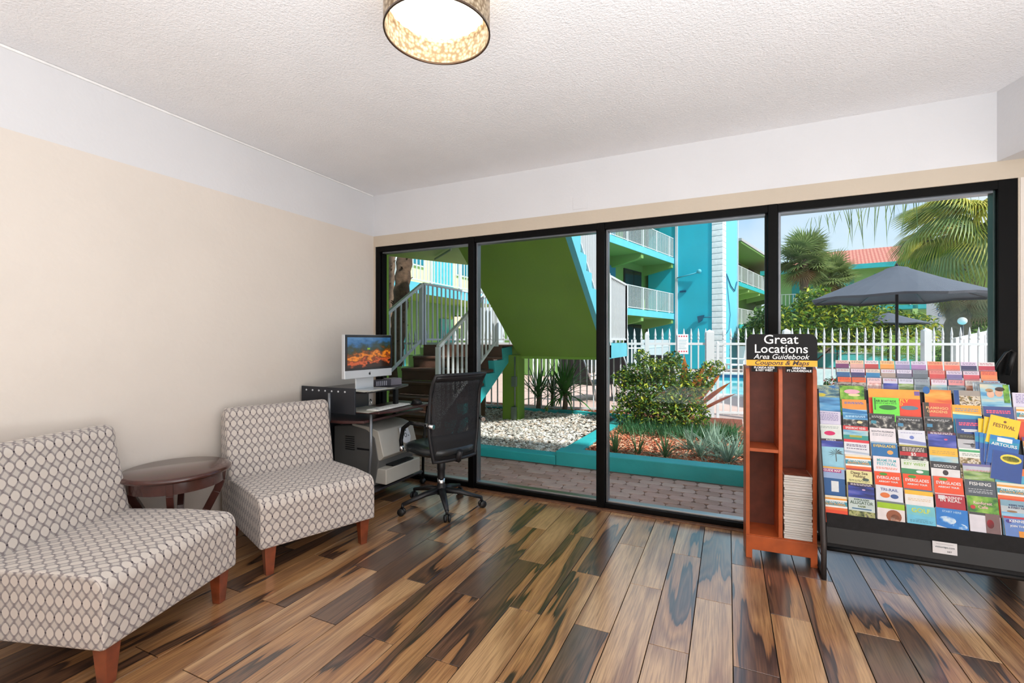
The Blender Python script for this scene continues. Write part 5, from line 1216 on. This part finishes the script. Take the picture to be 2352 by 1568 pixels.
# ------------------------------------------------------------------ plants
def leaf_mat(name, c1, c2, rough=.5):
    if name in MATS: return MATS[name]
    m, t_, b = nodes_mat(name)
    n = t_.nodes.new('ShaderNodeTexNoise'); n.inputs['Scale'].default_value = 3.5; tcn = t_.nodes.new('ShaderNodeTexCoord'); t_.links.new(tcn.outputs['Object'], n.inputs['Vector'])
    r = t_.nodes.new('ShaderNodeValToRGB'); t_.links.new(n.outputs['Fac'], r.inputs[0])
    r.color_ramp.elements[0].position = .35; r.color_ramp.elements[1].position = .65
    r.color_ramp.elements[0].color = srgb(c1)+(1,); r.color_ramp.elements[1].color = srgb(c2)+(1,)
    t_.links.new(r.outputs[0], b.inputs['Base Color']); b.inputs['Roughness'].default_value = rough
    tl_ = t_.nodes.new('ShaderNodeBsdfTranslucent'); t_.links.new(r.outputs[0], tl_.inputs[0])
    ms_ = t_.nodes.new('ShaderNodeMixShader'); ms_.inputs[0].default_value = .3
    t_.links.new(b.outputs[0], ms_.inputs[1]); t_.links.new(tl_.outputs[0], ms_.inputs[2]); t_.links.new(ms_.outputs[0], t_.nodes['Material Output'].inputs[0])
    return m
L_dark = leaf_mat('leaf_dark', (40, 74, 34), (70, 110, 46)); L_mid = leaf_mat('leaf_mid', (76, 116, 40), (120, 152, 56)); L_yel = leaf_mat('leaf_yellow', (160, 170, 40), (206, 204, 60))
L_pal = leaf_mat('palm_green', (92, 120, 64), (150, 166, 100)); L_brn = leaf_mat('dead_frond', (150, 116, 76), (190, 160, 116)); L_or = leaf_mat('orange_leaf', (150, 62, 30), (200, 112, 50))
L_yg = leaf_mat('palm_yellow_green', (150, 162, 56), (222, 206, 96)); L_grey = leaf_mat('liriope_leaf', (96, 126, 104), (170, 196, 176)); L_fern = leaf_mat('fern_leaf', (40, 90, 56), (66, 124, 72)); L_lim = leaf_mat('areca_leaf', (120, 160, 60), (160, 190, 90))
barkM = mat('palm_bark', (120, 98, 80), .9, var=.3, vscale=14, bump=.8, bscale=18)
def leaf_cloud(mb, cs, n, size, mats_n, squash=.8):
    """cs: list of (x,y,z,r) blobs; leaves are folded diamonds scattered through the outer shell"""
    tot = sum(c[3]**2 for c in cs)
    for c in cs:
        for _ in range(int(n*c[3]**2/tot)):
            v = Vector((rnd.gauss(0, 1), rnd.gauss(0, 1), rnd.gauss(0, 1))).normalized()*c[3]*rnd.uniform(.55, 1.02)
            p = Vector(c[:3])+Vector((v.x, v.y, v.z*squash)); s_ = size*rnd.uniform(.6, 1.3)
            E_ = Euler((rnd.uniform(-1, 1), rnd.uniform(-1, 1), rnd.uniform(0, 6.28))).to_matrix()
            mb.add([E_ @ Vector(q)*s_+p for q in ((-1, 0, 0), (0, -.42, .1), (1, 0, -.1), (0, .42, .1))], [(0, 1, 2), (0, 2, 3)], rnd.randrange(mats_n))
def shrub(name, label, cs, n, size, mats_, cat='shrub', stems=None, group=None):
    t = thing(name, label, cat, (cs[0][0], cs[0][1], 0), 0, group)
    ox, oy = cs[0][0], cs[0][1]
    cs = [(c[0]-ox, c[1]-oy, c[2], c[3]) for c in cs]
    q = MB(); leaf_cloud(q, cs, n, size, len(mats_)); f = q.build('foliage', mats_, t); f['kind'] = 'stuff'
    s_ = MB()
    for c in cs: s_.tube([(rnd.uniform(-.05, .05), rnd.uniform(-.05, .05), 0.02), (c[0]*.6, c[1]*.6, c[2]*.6), (c[0], c[1], c[2])], [.03*size/.05*.5, .02*size/.05*.5, .008*size/.05], 6)
    s_.build('stems', mat('stem_brown', (86, 66, 50), .8), t)
    return t
def blade_strip(mb, base, dirv, L, w, droop, seg=5, mi=0, fold=.25):
    d = Vector(dirv).normalized(); side_ = d.cross(Vector((0, 0, 1)))
    side_ = side_.normalized() if side_.length > .01 else Vector((1, 0, 0))
    p = Vector(base); vs = []
    for i in range(seg+1):
        t_ = i/seg; ww = w*(1-t_)**.6*(.35+1.3*min(t_*3, 1)*.5) if i < seg else .0005
        vs += [p-side_*ww, p+Vector((0, 0, -ww*fold)), p+side_*ww]
        d = (d+Vector((0, 0, -droop/seg))).normalized(); p = p+d*L/seg
    fs = []
    for i in range(seg): a_ = i*3; fs += [(a_, a_+1, a_+4, a_+3), (a_+1, a_+2, a_+5, a_+4)]
    mb.add(vs, fs, mi, True)
def spiky(name, label, loc, n, L, w, mat_, droop=.6, trunk=0, cat='plant', seed=1, up=(.2, 1.2), group=None, z0=.08):
    """yucca / grass clump: each leaf its own part"""
    t = thing(name, label, cat, loc, 0, group); rr_ = random.Random(seed)
    ms_ = []
    for k_ in range(4):
        q = MB(); blade_strip(q, (0, 0, 0), (1, 0, (.25, .8, 1.6, 3.2)[k_]), L*(.85, 1, 1, .95)[k_], w, droop*(1.3, 1, .7, .4)[k_]); ms_.append(q.mesh('leaf', mat_))
    if trunk: MB().tube([(0, 0, 0), (.02, 0, trunk)], [.05, .04], 8).build('trunk', barkM, t)
    for i in range(n):
        o = bpy.data.objects.new('leaf', ms_[rr_.randrange(4)]); C.objects.link(o); o.parent = t
        o.location = (rr_.uniform(-.02, .02), rr_.uniform(-.02, .02), (trunk or z0)+rr_.uniform(-.12, .05)*(1 if trunk else .1)); o.rotation_euler = (0, rr_.uniform(-.15, .15), rr_.uniform(0, 6.28)); s_ = rr_.uniform(.75, 1.1); o.scale = (s_, s_, s_)
    return t
L_yuc = leaf_mat('yucca_leaf', (34, 96, 30), (60, 140, 44))
spiky('yucca', 'large spiky green yucca behind the gravel under the stairs', (-2.66, 7.98, .07), 90, .8, .03, L_yuc, .8, .36, seed=2)
spiky('yucca', 'smaller yucca left of the large one, nearer the green column', (-3.16, 7.95, .07), 44, .66, .026, L_yuc, .5, .3, seed=3)
spiky('yucca', 'low yucca crown between the two taller yuccas', (-2.92, 8.05, .07), 34, .5, .022, leaf_mat('yucca_dark', (40, 76, 40), (70, 104, 60)), .8, .34, seed=4)
# planter shrub
cs = [(-.95, 7.15, .55, .42), (-1.25, 7.2, .5, .34), (-.6, 7.2, .5, .34), (-.75, 7.25, .85, .3), (-1.05, 7.25, .9, .26), (-1.3, 7.3, .85, .22), (-.4, 7.2, .75, .24), (-.2, 7.3, .95, .16), (-1.45, 7.2, .75, .2), (-1.2, 7.3, 1.12, .13), (-.75, 7.3, 1.08, .15), (-.9, 7.05, .25, .4), (-.5, 7.0, .3, .3), (-1.35, 7.0, .3, .25)]
shrub('leafy_shrub', 'dense small-leaved green shrub in the planter before the fence', cs, 10000, .032, [L_dark, L_dark, L_mid, L_dark, L_mid, L_yel])
q = MB()
for _ in range(2600):
    x, y = rnd.uniform(-1.35, .1), rnd.uniform(6.25, 7.2)
    blade_strip(q, (x, y, .07), (rnd.uniform(-.6, .6), rnd.uniform(-.6, .6), 1), rnd.uniform(.14, .26), .005, .9, 3, 0)
tag(q.build('feathery_groundcover', L_fern), 'soft dark green feathery groundcover at the foot of the shrub', 'plants', kind='stuff')
# orange-leaved plant
t = thing('orange_leaf_plant', 'plant with tall broad orange-red leaves behind the shrub', 'plant', (-.62, 7.68, .07))
for i, (an, tl_, L_, w_) in enumerate(((200, .3, .95, .06), (160, .25, .85, .05), (30, .5, .95, .06), (10, .25, 1.02, .06), (90, .1, 1.05, .06), (340, .7, .95, .05), (350, 1.0, .9, .045), (210, .55, .8, .05), (20, .15, 1.0, .06))):
    q = MB(); a_ = R(an); d = Vector((math.cos(a_)*tl_, math.sin(a_)*tl_*.5, 1))
    s_ = Vector((1, 0, 0)); p = Vector((0, 0, 0)); vs = []
    d.normalize()
    for j in range(8):
        f = j/7; ww = w_*math.sin(pi*min(1, max(0.03, (f-.25)/.75)))**.8 if f > .25 else .008
        vs += [p-s_*ww, p+Vector((0, -.01, 0)), p+s_*ww]; d = (d+Vector((math.cos(a_)*.04, 0, -.03))).normalized(); p = p+d*L_/7
    fs = []
    for j in range(7): b_ = j*3; fs += [(b_, b_+1, b_+4, b_+3), (b_+1, b_+2, b_+5, b_+4)]
    q.add(vs, fs, 0, True); q.build('leaf', L_or, t)
# liriope clumps
cl = [(-1.15, 5.22, 'small grassy clump beside the second window mullion'), (-.92, 5.3, 'grassy clump left of centre in the red mulch'), (-.62, 5.28, 'grassy clump in the middle of the red mulch')]
for i, (x, y, lab) in enumerate(cl): spiky('grass_clump', lab, (x, y, .0), 56, .33, .009, leaf_mat('liriope_dark', (50, 96, 50), (110, 150, 96)), 1.5, 0, seed=10+i, group='grass clumps in the planter')
big = [(-.28, 5.45, .36), (-.12, 5.7, .4), (.0, 5.3, .36), (-.4, 5.75, .36), (-.2, 5.95, .36), (.08, 5.6, .34)]
nm = ('front left', 'centre', 'front right', 'back left', 'rearmost', 'far right')
for i, (x, y, l_) in enumerate(big): spiky('grass_clump', 'pale variegated grass clump, %s one of the dense patch at the planter right end' % nm[i], (x, y, .0), 80, l_, .011, L_grey, 1.5, 0, seed=20+i, group='pale grass clumps in the planter')
tag(spiky('seedling', 'tiny yellow-green seedling at the kerb beside the column', (-2.86, 7.6, .06), 14, .12, .012, L_yel, 1, 0, seed=40), None)

# palms
def fan_frond(mat_, n=22, L=1.0, w=.035, petiole=.8, spread=250, droop=.5):
    q = MB(); q.tube([(0, 0, 0), (petiole*.5, 0, .02), (petiole, 0, -.03)], [.022, .016, .01], 5)
    for i in range(n):
        a_ = R(-spread/2+spread*i/(n-1)); l_ = L*(.7+.3*math.cos(a_*.5))
        blade_strip(q, (petiole, 0, -.03), (math.cos(a_), math.sin(a_), .25), l_, w, droop, 4)
    return q.mesh('frond', mat_)
def palm(name, label, loc, H, lean, fronds, trunk_r, crown, seed, skirt=0):
    """fronds: list of (mesh, count, elevation range, scale)"""
    t = thing(name, label, 'palm tree', loc); rr_ = random.Random(seed)
    pts = []; rs = []
    nseg = int(H/.16)
    for i in range(nseg+1):
        f = i/nseg; pts.append((lean[0]*f*f, lean[1]*f*f, H*f)); rs.append(trunk_r*(1.08 if i % 2 else .92)*(1.12-.2*f))
    MB().tube(pts, rs, 10).build('trunk', barkM, t)
    tip = Vector((lean[0], lean[1], H))
    for me, cnt, (e0, e1), sc_, *dz_ in fronds:
        for i in range(cnt):
            o = bpy.data.objects.new('frond', me); C.objects.link(o); o.parent = t
            o.location = tip+Vector((0, 0, rr_.uniform(-.2, .15)-(dz_[0] if dz_ else 0))); el = R(rr_.uniform(e0, e1))
            o.rotation_euler = Euler((rr_.uniform(-.4, .4), -el, rr_.uniform(0, 6.28)), 'XYZ'); s_ = sc_*rr_.uniform(.85, 1.1); o.scale = (s_, s_, s_)
    return t
fg = fan_frond(L_pal, 20, .62, .03, .55, 260, .5); fb = fan_frond(L_brn, 16, .6, .03, .4, 160, .9)
palm('fan_palm', 'round-headed fan palm rising beside the third window mullion', (3.55, 28.1, 0), 5.5, (.0, 0), [(fg, 90, (-50, 85), 1.45), (fb, 10, (-80, -50), 1.2)], .2, 1, 5)
palm('fan_palm', 'shorter fan palm just right of the round-headed one', (5.0, 31.2, 0), 4.9, (.2, 0), [(fg, 70, (-50, 80), 1.35), (fb, 12, (-80, -50), 1.1)], .17, 1, 6)
fl_g = fan_frond(L_yg, 26, 1.15, .028, .9, 150, 2.4); fl_d = fan_frond(L_pal, 26, 1.25, .028, .9, 150, 2.6); fl_b = fan_frond(L_brn, 24, 1.2, .035, .4, 110, 2.6)
palm('cabbage_palm', 'big drooping palm with brown skirt at the right window edge', (5.75, 17.1, 0), 4.35, (.45, 0), [(fl_g, 64, (-44, 50), 1.15), (fl_d, 22, (-20, 55), 1.2), (fl_b, 60, (-80, -25), 1.15, .75)], .26, 1, 8)
palm('cabbage_palm', 'palm whose hanging frond tips show at the top of the right window', (3.7, 10.6, 0), 5.9, (.0, 0), [(fl_d, 14, (-35, 20), .85)], .17, 1, 9) if False else None
hf = thing('hanging_frond', 'dark hanging palm frond tips against the sky, top of right window', 'palm frond', (3.0, 13.4, 4.75))
rr_ = random.Random(4)
MB().tube([(2.6, .9, .55), (1.4, .5, .35), (.2, .1, .0), (-1.3, -.4, -.35)], [.03, .025, .018, .006], 6).build('rib', L_pal, hf)
for i in range(70):
    f = i/69; q = MB(); p = Vector((2.2, .75, .5)).lerp(Vector((-1.3, -.4, -.35)), f)
    blade_strip(q, p+Vector((0, 0, -.15)), (rr_.uniform(-.3, .3), rr_.uniform(-.3, .3), -.6), rr_.uniform(.45, 1.05)*(1.1 if .35 < f < .8 else .6), .014, 1.0, 4); q.build('leaf', L_pal, hf)
# trunks at left
def trunk(label, pts, r_, m_=None):
    t = thing('palm_trunk', label, 'tree trunk', (0, 0, 0)); q = MB(); P = [Vector(p) for p in pts]; n = 34; pp_ = [P[0].lerp(P[1], i/n) for i in range(n+1)]
    q.tube(pp_, [r_*(1.1 if i % 2 else .93) for i in range(n+1)], 10); q.build('bark', m_ or barkM, t)
    s_ = MB()
    for i in range(60):
        p = P[0].lerp(P[1], rnd.random()); a_ = rnd.uniform(0, 6.28); s_.bar(p+Vector((math.cos(a_), math.sin(a_), 0))*r_*.9, p+Vector((math.cos(a_)*1.25, math.sin(a_)*1.25, .25))*r_, .03, .015)
    s_.build('boot_stubs', m_ or barkM, t)
trunk('leaning brown palm trunk left of the white stair railing', ((-6.05, 7.35, 0), (-5.45, 7.25, 4.6)), .15, mat('dark_bark', (96, 74, 58), .9, var=.35, vscale=12, bump=.9, bscale=16))
trunk('pale palm trunk at the left window jamb, behind the leaning one', ((-6.75, 8.0, 0), (-6.65, 8.1, 4.4)), .12)
# hedges and bushes beyond
shrub('round_bush', 'large yellow-green bush below the two fan palms', [(2.6, 21.9, 1.9, 1.3), (3.7, 22.1, 2.0, 1.3), (1.9, 22, 1.3, .9), (4.6, 22.8, 1.8, 1.1), (3.2, 22, 2.9, .8), (4.3, 22.6, 2.6, .8)], 6500, .12, [L_mid, L_dark, L_yel, L_mid])
shrub('round_bush', 'dark green bush between the tower and the third mullion', [(1.35, 25.2, 1.5, 1.0), (1.9, 25.6, 2.2, 1.1), (2.6, 25.6, 1.6, 1.1)], 4500, .12, [L_dark, L_mid, L_dark])
shrub('tree', 'green shade tree behind the bush, partly hidden by the big umbrella', [(7.2, 31.5, 2.2, 1.5), (8.6, 31, 1.8, 1.4), (6.6, 32, 3.0, 1.0)], 4200, .13, [L_mid, L_yel, L_dark], 'tree')
shrub('clipped_hedge', 'tall clipped hedge at the far right beside the palm trunk', [(9.1, 24, 1.6, .9), (9.3, 24, 2.2, .75), (10.2, 24, 1.9, 1.0), (10.2, 24, 2.6, .7)], 5000, .1, [L_mid, L_mid, L_dark], 'hedge')
shrub('low_bush', 'low green bush behind the fence at the foot of the big palm', [(6.9, 19.6, .7, .9), (8.1, 20.2, .9, .9), (7.4, 19.8, 1.2, .6)], 4200, .08, [L_mid, L_lim, L_dark])
# areca fronds
def feather(mat_, n=26, L=1.6):
    q = MB(); P = [Vector((L*f, 0, .75*L*f-.75*L*f*f*1.1)) for f in [i/10 for i in range(11)]]; q.tube(P, [.014*(1-i/12) for i in range(11)], 5)
    for i in range(n):
        f = .2+.8*i/n; p = Vector((L*f, 0, .75*L*f-.75*L*f*f*1.1))
        for s_ in (-1, 1): blade_strip(q, p, (.6, s_, .1), .42*(1-.5*abs(f-.5)), .012, .9, 3)
    return q.mesh('frond', mat_)
fe = feather(L_lim)
for (loc, lab, n_, sc_) in (((6.9, 21.8, .0), 'feathery lime green palm right of the small umbrella', 26, 1.35), ((6.6, 25.2, .4), 'feathery palm clump behind the umbrella pole', 20, 1.2)):
    t = thing('areca_palm', lab, 'palm plant', loc); rr_ = random.Random(n_)
    MB().tube([(0, 0, -.3), (0, 0, .2)], .05, 6).build('stem', L_lim, t)
    for i in range(n_):
        o = bpy.data.objects.new('frond', fe); C.objects.link(o); o.parent = t; o.rotation_euler = (0, R(-rr_.uniform(5, 50)), rr_.uniform(0, 6.28)); o.scale = [sc_*rr_.uniform(.8, 1.1)]*3
# small plants seen between rack and fence
shrub('flowering_plant', 'spindly green plant with red flowers left of the brochures', [(1.42, 8.35, .4, .2), (1.45, 8.4, .7, .14), (1.62, 8.4, .95, .12), (1.3, 8.35, .3, .16)], 900, .03, [L_mid, L_fern, L_dark, pm((214, 60, 50))], 'plant')

# globe lamp, loungers, chairs
g = thing('globe_lamp', 'white globe garden lamp on a dark post beyond the fence', 'lamp', (5.62, 16.2, 0))
MB().sphere((0, 0, 1.87), .1, 16, 12).build('globe', mat('globe_white', (245, 245, 245), .8, spec=.1), g); MB().tube([(0, 0, 0), (0, 0, 1.75)], .035, 8).build('post', pole_m, g)
def lounger(label, loc, rz, m_, fm):
    t = thing('sun_lounger', label, 'lounger', loc, rz, 'poolside loungers'); 
    MB().box(-.1, 1.15, -.3, .3, .36, .375).build('seat_sling', m_, t)
    MB().prism([(-.1, .36), (-.09, .385), (-.5, 1.02), (-.52, 1.0)], -.3, .3, 'y').build('back_sling', m_, t)
    for s_ in (-1, 1):
        MB().tube([(1.2, .32*s_, .36), (-.1, .32*s_, .36), (-.53, .32*s_, 1.03)], .02, 6).build('side_rail', fm, t)
        for x in (1.0, 0): MB().tube([(x, .32*s_, .36), (x+.05, .32*s_, 0)], .018, 6).build('leg', fm, t)
        MB().tube([(.35, .33*s_, .36), (.3, .34*s_, .58), (-.2, .34*s_, .58)], .018, 6).build('arm', fm, t)
lounger('dark sling lounger behind the fence, right of the big yucca', (-3.0, 10.25, 0), R(75), mat('navy_sling', (36, 42, 52), .7), alu)
lounger('dark sling lounger behind the fence at the second mullion', (-2.15, 10.6, 0), R(70), mat('navy_sling', (36, 42, 52), .7), alu)
lounger('dark sling lounger farther back left, behind the shrub', (-1.3, 11.6, 0), R(70), mat('navy_sling', (36, 42, 52), .7), wp)
for lab, loc, rz in (('white plastic pool chair at the far pool edge', (.25, 21.2, -.02), R(200)), ('second white pool chair beside the dark bush', (.95, 21.6, -.02), R(250))):
    c = thing('pool_chair', lab, 'chair', loc, rz)
    MB().box(-.28, .28, -.28, .28, .36, .42).build('seat', white, c); MB().prism([(-.28, .36), (-.2, .36), (-.3, 1.15), (-.36, 1.13)], -.28, .28, 'y').build('backrest', white, c)
    for x in (-.24, .24):
        for y in (-.24, .24): MB().box(x-.025, x+.025, y-.025, y+.025, 0, .36).build('leg', white, c)
    for y in (-.28, .28): MB().box(-.28, .25, y-.03, y+.03, .62, .66).build('armrest', white, c)
for x, lab in ((4.6, 'pale planter box on the pool deck at the left of the cards'), ):
    p_ = thing('planter_box', lab, 'planter', (x-1.4, 16.0, 0)); MB().box(-1.4, .4, -.3, .3, 0, .55).build('box', mat('pink_white_box', (232, 214, 206), .7, var=.1), p_); MB().box(-1.35, .35, -.25, .25, .5, .56).build('soil', brownS, p_)
